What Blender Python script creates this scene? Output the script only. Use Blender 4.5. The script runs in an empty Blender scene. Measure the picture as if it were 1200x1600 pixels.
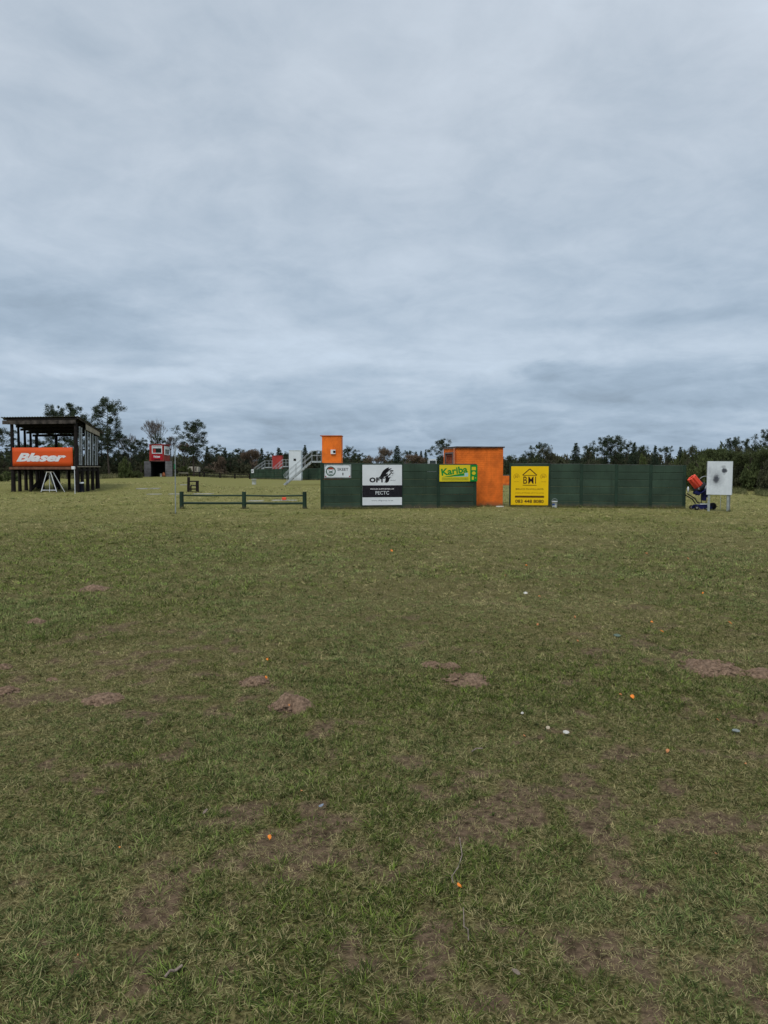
import bpy, math, random
import numpy as np
from mathutils import Vector, Matrix
random.seed(7); RNG = np.random.default_rng(7)
SC = bpy.context.scene
COL = SC.collection
PI = math.pi
# ------------------------------------------------------------------ camera
F = 1150.0; TH = math.atan(70.0 / F); CH = 1.65
cd = bpy.data.cameras.new('camera'); cam = bpy.data.objects.new('camera', cd); COL.objects.link(cam)
cd.sensor_fit = 'VERTICAL'; cd.sensor_height = 36.0; cd.lens = F / 1600.0 * 36.0
cd.clip_start = 0.05; cd.clip_end = 6000
cam.location = (0, 0, CH); cam.rotation_euler = (PI / 2 - TH, 0, 0)
SC.camera = cam
# ------------------------------------------------------------------ light
SUN_EL, SUN_AZ = math.radians(52), math.radians(200)      # azimuth clockwise from +Y
sd = bpy.data.lights.new('sun', 'SUN'); sd.energy = 1.5; sd.angle = math.radians(14); sd.color = (1.0, 0.965, 0.92)
so = bpy.data.objects.new('sun', sd); COL.objects.link(so)
sv = Vector((math.sin(SUN_AZ) * math.cos(SUN_EL), math.cos(SUN_AZ) * math.cos(SUN_EL), math.sin(SUN_EL)))
so.rotation_euler = sv.to_track_quat('Z', 'Y').to_euler()
so.location = (0, -20, 30)
SC.view_settings.view_transform = 'Standard'; SC.view_settings.look = 'None'
SC.view_settings.exposure = 0.0; SC.view_settings.gamma = 1.0; SC.view_settings.use_curve_mapping = False


class NT:
    """small helper to write node trees"""
    def __init__(s, tree): s.t = tree; s.n = tree.nodes; s.l = tree.links
    def node(s, typ, **kw):
        nd = s.n.new(typ)
        for k, v in kw.items():
            if hasattr(nd, k) and k not in nd.inputs.keys(): setattr(nd, k, v)
            else: s.put(nd.inputs[k], v)
        return nd
    def put(s, sock, v):
        if isinstance(v, bpy.types.NodeSocket): s.l.new(v, sock)
        elif v is not None:
            if hasattr(sock, 'default_value'):
                try: sock.default_value = v
                except Exception:
                    sock.default_value = tuple(v) + (1.0,)
    def math(s, op, a, b=None, c=None, clamp=False):
        nd = s.n.new('ShaderNodeMath'); nd.operation = op; nd.use_clamp = clamp
        s.put(nd.inputs[0], a)
        if b is not None: s.put(nd.inputs[1], b)
        if c is not None: s.put(nd.inputs[2], c)
        return nd.outputs[0]
    def mix(s, f, a, b, blend='MIX'):
        nd = s.n.new('ShaderNodeMix'); nd.data_type = 'RGBA'; nd.blend_type = blend; nd.clamp_factor = True
        s.put(nd.inputs[0], f); s.put(nd.inputs[6], a); s.put(nd.inputs[7], b)
        return nd.outputs[2]
    def noise(s, vec, scale, detail=4, rough=.55, dist=0.0, lac=2.0):
        nd = s.n.new('ShaderNodeTexNoise')
        if vec is not None: s.put(nd.inputs['Vector'], vec)
        nd.inputs['Scale'].default_value = scale; nd.inputs['Detail'].default_value = detail
        nd.inputs['Roughness'].default_value = rough; nd.inputs['Distortion'].default_value = dist
        nd.inputs['Lacunarity'].default_value = lac
        return nd.outputs['Fac']
    def ramp(s, f, lo, hi, a=0.0, b=1.0, smooth=True):
        nd = s.n.new('ShaderNodeMapRange'); nd.interpolation_type = 'SMOOTHSTEP' if smooth else 'LINEAR'
        s.put(nd.inputs[0], f); nd.inputs[1].default_value = lo; nd.inputs[2].default_value = hi
        nd.inputs[3].default_value = a; nd.inputs[4].default_value = b
        return nd.outputs[0]
    def xyz(s, x, y, z):
        nd = s.n.new('ShaderNodeCombineXYZ')
        s.put(nd.inputs[0], x); s.put(nd.inputs[1], y); s.put(nd.inputs[2], z); return nd.outputs[0]
    def attr(s, name, typ='GEOMETRY', out='Fac'):
        nd = s.n.new('ShaderNodeAttribute'); nd.attribute_name = name; nd.attribute_type = typ
        return nd.outputs[out]


# ------------------------------------------------------------------ world: overcast sky
W = bpy.data.worlds.new('World'); SC.world = W; W.use_nodes = True
nt = NT(W.node_tree); nt.n.clear()
tc = nt.n.new('ShaderNodeTexCoord'); sep = nt.n.new('ShaderNodeSeparateXYZ'); nt.l.new(tc.outputs['Generated'], sep.inputs[0])
X, Y, Z = sep.outputs
sky = nt.n.new('ShaderNodeTexSky'); sky.sky_type = 'NISHITA'; sky.sun_disc = False
sky.sun_elevation = SUN_EL; sky.sun_rotation = SUN_AZ; sky.air_density = 1.0; sky.dust_density = 3.0
zc = nt.math('MAXIMUM', Z, 0.0)
el = nt.math('ARCSINE', zc)                                   # elevation in radians
az = nt.math('ARCTAN2', X, Y)                                 # azimuth from +Y
inv = nt.math('DIVIDE', 1.0, nt.math('ADD', zc, 0.22))
cx = nt.math('MULTIPLY', X, inv); cy = nt.math('MULTIPLY', Y, inv)
cl = nt.xyz(cx, cy, 0.0)
n_big = nt.noise(cl, 0.8, 5, .5, 0.5)
n_mid = nt.noise(nt.xyz(cx, nt.math('MULTIPLY', cy, 1.0), 3.7), 2.6, 7, .58, 0.6)
n_fine = nt.noise(nt.xyz(cx, cy, 9.1), 8.0, 6, .6, 0.4)
band = nt.noise(nt.xyz(nt.math('MULTIPLY', az, 5.0), nt.math('MULTIPLY', el, 19.0), 1.3), 1.0, 8, .62, 0.5)
# base brightness: darker slate at the horizon, pale strip at about 9 degrees, then even, a little brighter overhead
b0 = nt.ramp(el, 0.02, 0.135, 0.85, 1.04)
b1 = nt.ramp(el, 0.14, 0.26, 0.0, -0.05)
b2 = nt.ramp(el, 0.25, 0.60, 0.0, 0.09)
b3 = nt.ramp(el, 0.60, 1.5, 0.0, 0.42)
br = nt.math('ADD', nt.math('ADD', b0, b1), nt.math('ADD', b2, b3))
br = nt.math('ADD', br, nt.math('MULTIPLY', nt.math('SUBTRACT', n_big, 0.5), 0.50))
br = nt.math('ADD', br, nt.math('MULTIPLY', nt.math('SUBTRACT', n_mid, 0.5), 0.44))
br = nt.math('ADD', br, nt.math('MULTIPLY', nt.math('SUBTRACT', n_fine, 0.5), 0.24))


def patch(a0, e0, ra, re, k, edge=0.55):
    """a soft-edged bank of cloud around azimuth a0, elevation e0 (radians), frayed by the band noise"""
    global br
    da = nt.math('DIVIDE', nt.math('SUBTRACT', az, a0), ra); de = nt.math('DIVIDE', nt.math('SUBTRACT', el, e0), re)
    r = nt.math('SQRT', nt.math('ADD', nt.math('MULTIPLY', da, da), nt.math('MULTIPLY', de, de)))
    r = nt.math('ADD', r, nt.math('MULTIPLY', nt.math('SUBTRACT', band, 0.5), 3.2))
    m = nt.ramp(r, 1.0 - edge, 1.0 + edge, k, 0.0)
    br = nt.math('ADD', br, m)


patch(0.47, 0.108, 0.26, 0.028, -0.17, .45)
patch(0.24, 0.125, 0.05, 0.010, -0.13, .5)
patch(-0.46, 0.175, 0.20, 0.033, -0.15, .6)
patch(-0.02, 0.128, 0.07, 0.008, -0.10, .6)
patch(0.33, 0.185, 0.13, 0.008, -0.08, .7)
patch(-0.33, 0.118, 0.12, 0.008, 0.14, .6)
patch(0.10, 0.145, 0.22, 0.028, 0.09, .8)
low = nt.math('MULTIPLY', nt.ramp(el, 0.05, 0.15, 1.0, 0.0), nt.ramp(band, 0.42, 0.60, 0.0, -0.13))
br = nt.math('ADD', br, low)
warm = nt.mix(nt.ramp(br, 0.75, 1.15), (0.790, 0.965, 1.165, 1), (0.875, 0.988, 1.125, 1))
blu = nt.mix(nt.ramp(el, 0.0, 0.5), (0.94, 1.0, 1.05, 1), (1.0, 1.0, 1.0, 1))
cc = nt.mix(1.0, warm, blu, 'MULTIPLY')
sc_ = nt.n.new('ShaderNodeVectorMath'); sc_.operation = 'SCALE'; nt.l.new(cc, sc_.inputs[0])
nt.put(sc_.inputs['Scale'], nt.math('MULTIPLY', br, 5.9))
fin = nt.mix(0.95, sky.outputs[0], sc_.outputs[0])
bg = nt.n.new('ShaderNodeBackground'); nt.l.new(fin, bg.inputs[0]); bg.inputs[1].default_value = 0.1
wo = nt.n.new('ShaderNodeOutputWorld'); nt.l.new(bg.outputs[0], wo.inputs[0])


# ------------------------------------------------------------------ numeric helpers
def _hash(ix, iy, seed):
    h = (ix.astype(np.int64) * 374761393 + iy.astype(np.int64) * 668265263 + seed * 974634777) & 0xFFFFFFFF
    h = ((h ^ (h >> 13)) * 1274126177) & 0xFFFFFFFF
    return ((h ^ (h >> 16)) & 0xFFFFFF) / float(0xFFFFFF)


def vnoise(x, y, seed=0):
    ix, iy = np.floor(x), np.floor(y); fx, fy = x - ix, y - iy
    fx = fx * fx * (3 - 2 * fx); fy = fy * fy * (3 - 2 * fy)
    a = _hash(ix, iy, seed); b = _hash(ix + 1, iy, seed); c = _hash(ix, iy + 1, seed); d = _hash(ix + 1, iy + 1, seed)
    return (a + (b - a) * fx) * (1 - fy) + (c + (d - c) * fx) * fy


def fbm(x, y, oct=4, seed=0, rough=.5):
    x = np.asarray(x, float); y = np.asarray(y, float); s = 0; a = 1; t = 0
    for k in range(oct):
        s = s + a * vnoise(x * 2 ** k + 17.3 * k, y * 2 ** k - 9.1 * k, seed + k); t += a; a *= rough
    return s / t


def ss(a, b, x):
    t = np.clip((np.asarray(x, float) - a) / (b - a), 0, 1); return t * t * (3 - 2 * t)


def hgt(x, y):
    """terrain height"""
    x = np.asarray(x, float); y = np.asarray(y, float)
    g = 0.38 * ss(49.8, 55, y) * ss(-.20, -.27, x / np.maximum(y, 1.0))
    und = (fbm(x * .25, y * .25, 3, 31) - .5) * .10 * ss(4, 14, np.hypot(x, y)) * (1 - .6 * ss(24, 34, y))
    fine = (fbm(x * 2.3, y * 2.3, 3, 41) - .5) * .045 + (fbm(x * 11, y * 11, 2, 43) - .5) * .012
    return g + und * .5 + fine * (1 - ss(16, 28, y))


def H(x, y): return float(hgt(x, y))


def ray(px, py):
    u = (px - 600) / F; v = (800 - py) / F
    return Vector((u, math.cos(TH) + v * math.sin(TH), -math.sin(TH) + v * math.cos(TH)))


def at(px, py, Yd):
    """world point seen at photo pixel px,py when it stands Yd metres ahead"""
    d = ray(px, py); t = Yd / d.y
    return Vector((d.x * t, Yd, CH + d.z * t))


def hit(px, py):
    """where the line of sight through a photo pixel meets the ground"""
    d = ray(px, py); t = 1.0
    lo, hi = 1.0, 400.0
    for i in range(400):
        t = 1.0 * (400.0 ** (i / 399.0)); p = Vector((0, 0, CH)) + d * t
        if p.z < H(p.x, p.y):
            hi = t; break
        lo = t
    for _ in range(25):
        m = (lo + hi) / 2; p = Vector((0, 0, CH)) + d * m
        if p.z < H(p.x, p.y): hi = m
        else: lo = m
    p = Vector((0, 0, CH)) + d * hi
    return p


def gx(px, Yd):
    """ground point below photo column px at Yd metres ahead"""
    p = at(px, 745, Yd); return Vector((p.x, Yd, H(p.x, Yd)))


# ------------------------------------------------------------------ object helpers
ORG = {}


def tag(o, label=None, cat=None, group=None, kind=None):
    if label: o['label'] = label
    if cat: o['category'] = cat
    if group: o['group'] = group
    if kind: o['kind'] = kind
    return o


def thing(name, loc, label, cat, group=None, rz=0.0):
    o = bpy.data.objects.new(name, None); COL.objects.link(o)
    o.location = loc; o.rotation_euler = (0, 0, rz); o.empty_display_size = .2
    ORG[o.name] = Vector(loc) if rz == 0 else Vector((0, 0, 0))
    return tag(o, label, cat, group)


def link(name, me, mat=None, parent=None, loc=(0, 0, 0), rot=(0, 0, 0), scale=(1, 1, 1)):
    if mat is not None and not me.materials: me.materials.append(mat)
    o = bpy.data.objects.new(name, me); COL.objects.link(o)
    o.location = loc; o.rotation_euler = rot; o.scale = scale
    if parent is not None:
        o.parent = parent; ORG[o.name] = ORG.get(parent.name, Vector((0, 0, 0)))
    return o


def mesh_np(name, verts, faces, smooth=False):
    """faces: (n,k) int array, all the same size"""
    verts = np.asarray(verts, np.float32); faces = np.asarray(faces, np.int32)
    me = bpy.data.meshes.new(name); n, k = faces.shape
    me.vertices.add(len(verts)); me.vertices.foreach_set('co', verts.ravel())
    me.loops.add(n * k); me.loops.foreach_set('vertex_index', faces.ravel())
    me.polygons.add(n); me.polygons.foreach_set('loop_start', np.arange(0, n * k, k, dtype=np.int32))
    me.polygons.foreach_set('loop_total', np.full(n, k, np.int32))
    if smooth: me.polygons.foreach_set('use_smooth', np.ones(n, bool))
    me.update(calc_edges=True)
    return me


class MB:
    """collects shapes and builds them as one mesh object"""
    def __init__(s): s.v = []; s.f = []; s.sm = []
    def add(s, vs, fs, smooth=False):
        b = len(s.v); s.v += [Vector(v) for v in vs]
        for f in fs: s.f.append([b + i for i in f]); s.sm.append(smooth)
        return s
    def box(s, c, size, rz=0.0, M=None, bev=0.0):
        hx, hy, hz = size[0] / 2, size[1] / 2, size[2] / 2
        if bev > 0:
            bm_v = []; b = min(bev, hx * .9, hy * .9, hz * .9)
            for sx in (-1, 1):
                for sy in (-1, 1):
                    for sz in (-1, 1):
                        bm_v += [(sx * (hx - b), sy * (hy - b), sz * hz), (sx * (hx - b), sy * hy, sz * (hz - b)), (sx * hx, sy * (hy - b), sz * (hz - b))]
            def I(sx, sy, sz, k): return ((sx > 0) * 4 + (sy > 0) * 2 + (sz > 0)) * 3 + k
            fs = []
            for sg in (-1, 1):
                fs.append([I(-1, -1, sg, 0), I(1, -1, sg, 0), I(1, 1, sg, 0), I(-1, 1, sg, 0)][::sg])
                fs.append([I(-1, sg, -1, 1), I(-1, sg, 1, 1), I(1, sg, 1, 1), I(1, sg, -1, 1)][::sg])
                fs.append([I(sg, -1, -1, 2), I(sg, 1, -1, 2), I(sg, 1, 1, 2), I(sg, -1, 1, 2)][::sg])
            for a in (-1, 1):
                for c2 in (-1, 1):
                    fs.append([I(-1, a, c2, 0), I(1, a, c2, 0), I(1, a, c2, 1), I(-1, a, c2, 1)])
                    fs.append([I(a, -1, c2, 0), I(a, 1, c2, 0), I(a, 1, c2, 2), I(a, -1, c2, 2)])
                    fs.append([I(a, c2, -1, 1), I(a, c2, 1, 1), I(a, c2, 1, 2), I(a, c2, -1, 2)])
                    for d in (-1, 1): fs.append([I(a, c2, d, 0), I(a, c2, d, 1), I(a, c2, d, 2)])
            vs = bm_v
        else:
            vs = [(x, y, z) for z in (-hz, hz) for x, y in ((-hx, -hy), (hx, -hy), (hx, hy), (-hx, hy))]
            fs = [[0, 3, 2, 1], [4, 5, 6, 7], [0, 1, 5, 4], [1, 2, 6, 5], [2, 3, 7, 6], [3, 0, 4, 7]]
        R = M if M is not None else Matrix.Rotation(rz, 3, 'Z')
        c = Vector(c)
        return s.add([c + R @ Vector(v) for v in vs], fs)
    def bar(s, p0, p1, w, h, up=(0, 0, 1)):
        """rectangular bar between two points"""
        p0, p1 = Vector(p0), Vector(p1); d = (p1 - p0); L = d.length; d.normalize(); up = Vector(up)
        if abs(d.dot(up)) > .99: up = Vector((0, 1, 0))
        a = d.cross(up).normalized(); b = a.cross(d)
        M = Matrix((a, d, b)).transposed()
        return s.box((p0 + p1) / 2, (w, L, h), M=M)
    def tube(s, p0, p1, r0, r1=None, n=8, caps=True, smooth=True):
        p0, p1 = Vector(p0), Vector(p1); r1 = r0 if r1 is None else r1
        d = (p1 - p0).normalized(); a = d.orthogonal().normalized(); b = d.cross(a)
        vs = []
        for p, r in ((p0, r0), (p1, r1)):
            for k in range(n):
                t = 2 * PI * k / n; vs.append(p + a * (r * math.cos(t)) + b * (r * math.sin(t)))
        s.add(vs, [[k, (k + 1) % n, n + (k + 1) % n, n + k] for k in range(n)], smooth)
        if caps: s.add(vs, [list(range(n))[::-1], list(range(n, 2 * n))])
        return s
    def path(s, pts, r, n=6):
        for a, b in zip(pts[:-1], pts[1:]): s.tube(a, b, r, n=n)
        return s
    def lathe(s, prof, c=(0, 0, 0), n=16, M=None, smooth=True):
        c = Vector(c); vs = []
        M = M if M is not None else Matrix.Identity(3)
        for r, z in prof:
            for k in range(n):
                t = 2 * PI * k / n; vs.append(c + M @ Vector((r * math.cos(t), r * math.sin(t), z)))
        fs = [[i * n + k, i * n + (k + 1) % n, (i + 1) * n + (k + 1) % n, (i + 1) * n + k] for i in range(len(prof) - 1) for k in range(n)]
        return s.add(vs, fs, smooth)
    def prism(s, pts, y0, y1):
        """polygon in x,z extruded along y"""
        n = len(pts); vs = [(x, y0, z) for x, z in pts] + [(x, y1, z) for x, z in pts]
        return s.add(vs, [list(range(n)), list(range(2 * n - 1, n - 1, -1))] + [[k, k + n, (k + 1) % n + n, (k + 1) % n] for k in range(n)])
    def mesh(s, name, off=Vector((0, 0, 0))):
        me = bpy.data.meshes.new(name); me.from_pydata([tuple(v - off) for v in s.v], [], s.f)
        me.polygons.foreach_set('use_smooth', s.sm); me.update()
        return me
    def build(s, name, mat, parent=None, off=None):
        if off is None: off = ORG.get(parent.name, Vector((0, 0, 0))) if parent is not None else Vector((0, 0, 0))
        return link(name, s.mesh(name, off), mat, parent)


# ------------------------------------------------------------------ materials
MATS = {}


def mat(name, col, rough=.6, var=.12, vscale=3.0, bump=.0, bscale=40.0, metal=0.0, dirt=None, dirt_amt=0.0, dirt_h=.5, spec=.22, streak=0.0, chips=None, orand=0.0):
    if name in MATS: return MATS[name]
    m = bpy.data.materials.new(name); m.use_nodes = True; t = NT(m.node_tree); b = t.n['Principled BSDF']
    tcn = t.n.new('ShaderNodeTexCoord'); ob = tcn.outputs['Object']
    geo = t.n.new('ShaderNodeNewGeometry'); wp = geo.outputs['Position']
    base = tuple(col) + (1.0,)
    n1 = t.noise(wp, vscale, 5, .6)
    dk = tuple(c * (1 - var * 1.6) for c in col) + (1.0,); lt = tuple(min(1, c * (1 + var)) for c in col) + (1.0,)
    c = t.mix(t.ramp(n1, .3, .7), dk, lt)
    if streak > 0:
        sp = t.n.new('ShaderNodeSeparateXYZ'); t.l.new(wp, sp.inputs[0])
        st = t.noise(t.xyz(t.math('MULTIPLY', sp.outputs[0], 9.0), t.math('MULTIPLY', sp.outputs[1], 9.0), t.math('MULTIPLY', sp.outputs[2], .7)), 1.0, 5, .65)
        c = t.mix(t.math('MULTIPLY', t.ramp(st, .52, .72), streak), c, tuple(x * .45 for x in col) + (1.0,))
    if dirt is not None:
        sp2 = t.n.new('ShaderNodeSeparateXYZ'); t.l.new(wp, sp2.inputs[0])
        nd = t.noise(wp, 5.0, 5, .7)
        hh = t.math('ADD', sp2.outputs[2], t.math('MULTIPLY', t.math('SUBTRACT', nd, .5), dirt_h * 1.6))
        c = t.mix(t.math('MULTIPLY', t.ramp(hh, 0.0, dirt_h, 1.0, 0.0), dirt_amt), c, tuple(dirt) + (1.0,))
    if chips is not None:
        cn = t.noise(wp, 7.0, 6, .75)
        c = t.mix(t.ramp(cn, chips[1], chips[1] + .03), c, tuple(chips[0]) + (1.0,))
    if orand > 0:
        oi = t.n.new('ShaderNodeObjectInfo'); vm = t.n.new('ShaderNodeVectorMath'); vm.operation = 'SCALE'; t.l.new(c, vm.inputs[0])
        t.put(vm.inputs['Scale'], t.ramp(oi.outputs['Random'], 0, 1, 1 - orand, 1 + orand, False)); c = vm.outputs[0]
    t.put(b.inputs['Base Color'], c); b.inputs['Metallic'].default_value = metal
    b.inputs['Specular IOR Level'].default_value = spec
    t.put(b.inputs['Roughness'], t.ramp(n1, .2, .8, max(.05, rough - .08), min(1, rough + .1)))
    if bump > 0:
        bp = t.n.new('ShaderNodeBump'); bp.inputs['Strength'].default_value = bump; bp.inputs['Distance'].default_value = .01
        t.put(bp.inputs['Height'], t.noise(wp, bscale, 5, .65)); t.put(b.inputs['Normal'], bp.outputs[0])
    MATS[name] = m
    return m


DIRT = (.11, .085, .055)
m_green = mat('green_concrete_paint', (.035, .062, .040), .62, .16, 1.3, .5, 55, dirt=DIRT, dirt_amt=.75, dirt_h=.22, streak=.42, chips=((.22, .25, .22), .745), orand=.16)
m_greenpost = mat('green_post_paint', (.020, .043, .027), .6, .18, 2.0, .5, 60, dirt=DIRT, dirt_amt=.5, dirt_h=.16, streak=.2)
m_cap = mat('bare_concrete_edge', (.15, .17, .155), .9, .25, 4.0, .4, 60)
m_orange = mat('orange_render', (.85, .185, .022), .75, .14, 1.2, .5, 35, streak=.22)
m_white = mat('white_paint', (.72, .75, .78), .5, .04, 2, 0)
m_whitewall = mat('white_wall_paint', (.66, .71, .76), .7, .06, .8, .3, 30, dirt=DIRT, dirt_amt=.4, dirt_h=.5, streak=.10)
m_red = mat('red_wall_paint', (.42, .05, .045), .7, .12, .9, .3, 30, streak=.12)
m_redsign = mat('red_sign_paint', (.42, .015, .03), .45, .06, 2, 0)
m_timber = mat('dark_creosoted_timber', (.017, .013, .012), .85, .35, 6, .6, 50, streak=.3)
m_fascia = mat('weathered_fascia_timber', (.065, .055, .048), .85, .45, 3.5, .6, 60, streak=.65)
m_rust = mat('brown_deck_edge', (.17, .085, .055), .85, .25, 3, .5, 60, streak=.4)
m_ply = mat('pale_board', (.34, .29, .23), .8, .15, 3, .3, 50, streak=.25)
m_tin = mat('old_corrugated_tin', (.23, .225, .21), .6, .2, 2.5, .2, 20, metal=.3, streak=.2)
m_steel = mat('galvanised_steel', (.42, .45, .47), .5, .12, 4, 0, metal=.45)
m_dark = mat('dark_interior', (.012, .012, .013), .9, .1, 2, 0)  # near-black colour paints in the shade inside doorways and ports
m_black = mat('black_plastic', (.018, .018, .02), .55, .1, 4, 0)
m_grey = mat('grey_block_wall', (.17, .165, .175), .9, .18, 2.0, .6, 30, streak=.25, dirt=DIRT, dirt_amt=.4, dirt_h=.6)
m_conc = mat('pale_concrete', (.33, .32, .28), .9, .12, 2.0, .4, 30)
m_blue = mat('navy_enamel', (.012, .016, .085), .4, .15, 5, 0)
m_bluedrum = mat('navy_drum', (.014, .018, .045), .5, .15, 5, 0)
m_claystack = mat('fluorescent_red_clay', (.90, .105, .055), .5, .06, 8, 0)
m_clay = mat('orange_clay_target', (.92, .26, .035), .55, .12, 60, 0)
m_clay_old = mat('faded_clay_target', (.60, .25, .10), .7, .2, 60, 0)
m_mulch_w = mat('bleached_shell', (.62, .60, .54), .7, .15, 40, 0)
m_wood = mat('bleached_wood', (.27, .215, .17), .85, .25, 40, .4, 200)
m_feather = mat('slate_blue_feather', (.22, .26, .32), .6, .2, 80, 0)
m_rubber = mat('tyre_rubber', (.016, .015, .015), .85, .1, 5, 0)
m_yellow = mat('yellow_sign_paint', (.88, .56, .003), .5, .04, 1.0, 0, streak=.06)
m_kyellow = mat('lemon_sign_paint', (.72, .58, .02), .5, .05, 1.0, 0)
m_kgreen = mat('bright_green_sign_ink', (.006, .25, .035), .5, .05, 1.0, 0)
m_kblue = mat('pale_blue_sign_ink', (.35, .60, .60), .5, .05, 1.0, 0)
m_ink = mat('maroon_black_ink', (.035, .012, .008), .5, .05, 1, 0)
m_inkblack = mat('black_ink', (.012, .011, .014), .5, .2, 6, 0)
m_inkgrey = mat('grey_ink', (.15, .15, .18), .5, .1, 6, 0)
m_banner = mat('orange_red_banner', (.66, .088, .016), .6, .07, .8, .15, 15)
m_framew = mat('dull_white_frame', (.42, .45, .47), .6, .15, 4, 0)
m_banner_w = mat('pale_banner_ink', (.74, .73, .75), .6, .05, 2, 0)
m_glass = mat('dark_window_glass', (.02, .028, .026), .12, .1, 2, 0, spec=.8)
m_pole = mat('weathered_pale_pole', (.30, .33, .32), .6, .15, 6, 0)
m_tape = mat('green_tape', (.02, .16, .07), .6, .1, 6, 0)
m_pink = mat('pink_plastic', (.55, .30, .27), .6, .1, 6, 0)
m_pallet = mat('cream_board', (.45, .42, .34), .8, .2, 3, 0)


def board_mat():
    """white pattern board with shot pock marks and two dark smudges"""
    m = bpy.data.materials.new('shot_marked_board'); m.use_nodes = True; t = NT(m.node_tree); b = t.n['Principled BSDF']
    tcn = t.n.new('ShaderNodeTexCoord'); ob = tcn.outputs['Object']
    sp = t.n.new('ShaderNodeSeparateXYZ'); t.l.new(ob, sp.inputs[0])
    c = t.mix(t.ramp(t.noise(ob, 3, 5, .7), .3, .75), (.70, .74, .77, 1), (.58, .62, .65, 1))
    nz = t.noise(ob, 14, 5, .7)
    def blot(x, z, rx, rz, k, soft, c):
        dx = t.math('DIVIDE', t.math('SUBTRACT', sp.outputs[0], x), rx); dz = t.math('DIVIDE', t.math('SUBTRACT', sp.outputs[2], z), rz)
        r = t.math('SQRT', t.math('ADD', t.math('MULTIPLY', dx, dx), t.math('MULTIPLY', dz, dz)))
        r = t.math('ADD', r, t.math('MULTIPLY', t.math('SUBTRACT', nz, .5), 1.6))
        return t.mix(t.math('MULTIPLY', t.ramp(r, 1 - soft, 1 + soft, 1, 0), k), c, (.05, .055, .07, 1))
    c = blot(-.10, 1.21, .09, .15, .97, .5, c); c = blot(-.10, 1.23, .20, .26, .42, .8, c)
    c = blot(.17, 1.53, .09, .08, 1, .35, c); c = blot(.14, 1.66, .07, .06, .45, .6, c); c = blot(.17, 1.45, .05, .08, .35, .6, c)
    c = blot(-.33, 1.55, .05, .13, .18, .6, c)
    vo = t.n.new('ShaderNodeTexVoronoi'); t.l.new(ob, vo.inputs['Vector']); vo.inputs['Scale'].default_value = 26
    ms = t.math('MULTIPLY', t.ramp(vo.outputs['Distance'], .10, .22, 1, 0), t.ramp(t.noise(ob, 4.5, 3, .6), .50, .62))
    c = t.mix(t.math('MULTIPLY', ms, .6), c, (.12, .12, .15, 1))
    t.put(b.inputs['Base Color'], c); b.inputs['Roughness'].default_value = .55
    return m


def brick_mat(name, col):
    """painted bricks: courses read as fine relief under the paint"""
    m = mat(name, col, .78, .20, 1.6, 0, dirt=DIRT, dirt_amt=.6, dirt_h=.28, streak=.30, chips=((.40, .22, .12), .74))
    t = NT(m.node_tree); b = t.n['Principled BSDF']
    tcn = t.n.new('ShaderNodeTexCoord'); sp = t.n.new('ShaderNodeSeparateXYZ'); t.l.new(tcn.outputs['Object'], sp.inputs[0])
    v = t.xyz(t.math('ADD', sp.outputs[0], sp.outputs[1]), sp.outputs[2], 0)
    br_ = t.n.new('ShaderNodeTexBrick'); t.l.new(v, br_.inputs['Vector'])
    br_.inputs['Scale'].default_value = 1; br_.inputs['Brick Width'].default_value = .23; br_.inputs['Row Height'].default_value = .085
    br_.inputs['Mortar Size'].default_value = .014; br_.inputs['Mortar Smooth'].default_value = .6
    hgt_ = t.math('ADD', t.math('MULTIPLY', br_.outputs['Fac'], -1.0), t.math('MULTIPLY', t.noise(tcn.outputs['Object'], 25, 4, .6), .5))
    bp = t.n.new('ShaderNodeBump'); bp.inputs['Strength'].default_value = .45; bp.inputs['Distance'].default_value = .010
    t.put(bp.inputs['Height'], hgt_); t.put(b.inputs['Normal'], bp.outputs[0])
    return m


m_obrick = brick_mat('orange_painted_brick', (.80, .172, .022))


def leaf_mat(name, c0, c1, c2=None, trans=.25):
    m = bpy.data.materials.new(name); m.use_nodes = True; t = NT(m.node_tree); b = t.n['Principled BSDF']
    cv = t.attr('cv'); oi = t.n.new('ShaderNodeObjectInfo')
    c = t.mix(cv, tuple(c0) + (1,), tuple(c1) + (1,))
    c = t.mix(t.ramp(oi.outputs['Random'], 0, 1, 0, .45), c, tuple(c2 or c1) + (1,))
    t.put(b.inputs['Base Color'], c); b.inputs['Roughness'].default_value = .75; b.inputs['Specular IOR Level'].default_value = .10
    if trans > 0:
        tr = t.n.new('ShaderNodeBsdfTranslucent'); t.put(tr.inputs[0], c)
        mx = t.n.new('ShaderNodeMixShader'); mx.inputs[0].default_value = trans
        t.l.new(b.outputs[0], mx.inputs[1]); t.l.new(tr.outputs[0], mx.inputs[2]); t.l.new(mx.outputs[0], t.n['Material Output'].inputs[0])
    return m


m_pine = leaf_mat('pine_needles', (.032, .048, .030), (.070, .092, .050), (.060, .072, .042), .15)
m_conifer = leaf_mat('dark_conifer_needles', (.030, .050, .034), (.060, .088, .054), (.050, .066, .042), .15)
m_broad = leaf_mat('olive_leaves', (.050, .066, .026), (.105, .128, .048), (.075, .085, .036), .2)
m_bush = leaf_mat('dull_bush_leaves', (.045, .054, .030), (.100, .105, .056), (.085, .075, .046), .2)
m_brown = leaf_mat('russet_leaves', (.110, .080, .058), (.185, .135, .095), (.14, .115, .08), .2)
m_lime = leaf_mat('yellow_green_leaves', (.060, .080, .028), (.12, .145, .050), (.10, .12, .05), .25)
m_bark = mat('pine_bark', (.065, .052, .042), .95, .3, 8, .5, 60)
m_twig = mat('grey_twigs', (.17, .15, .135), .95, .2, 6, 0)

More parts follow.
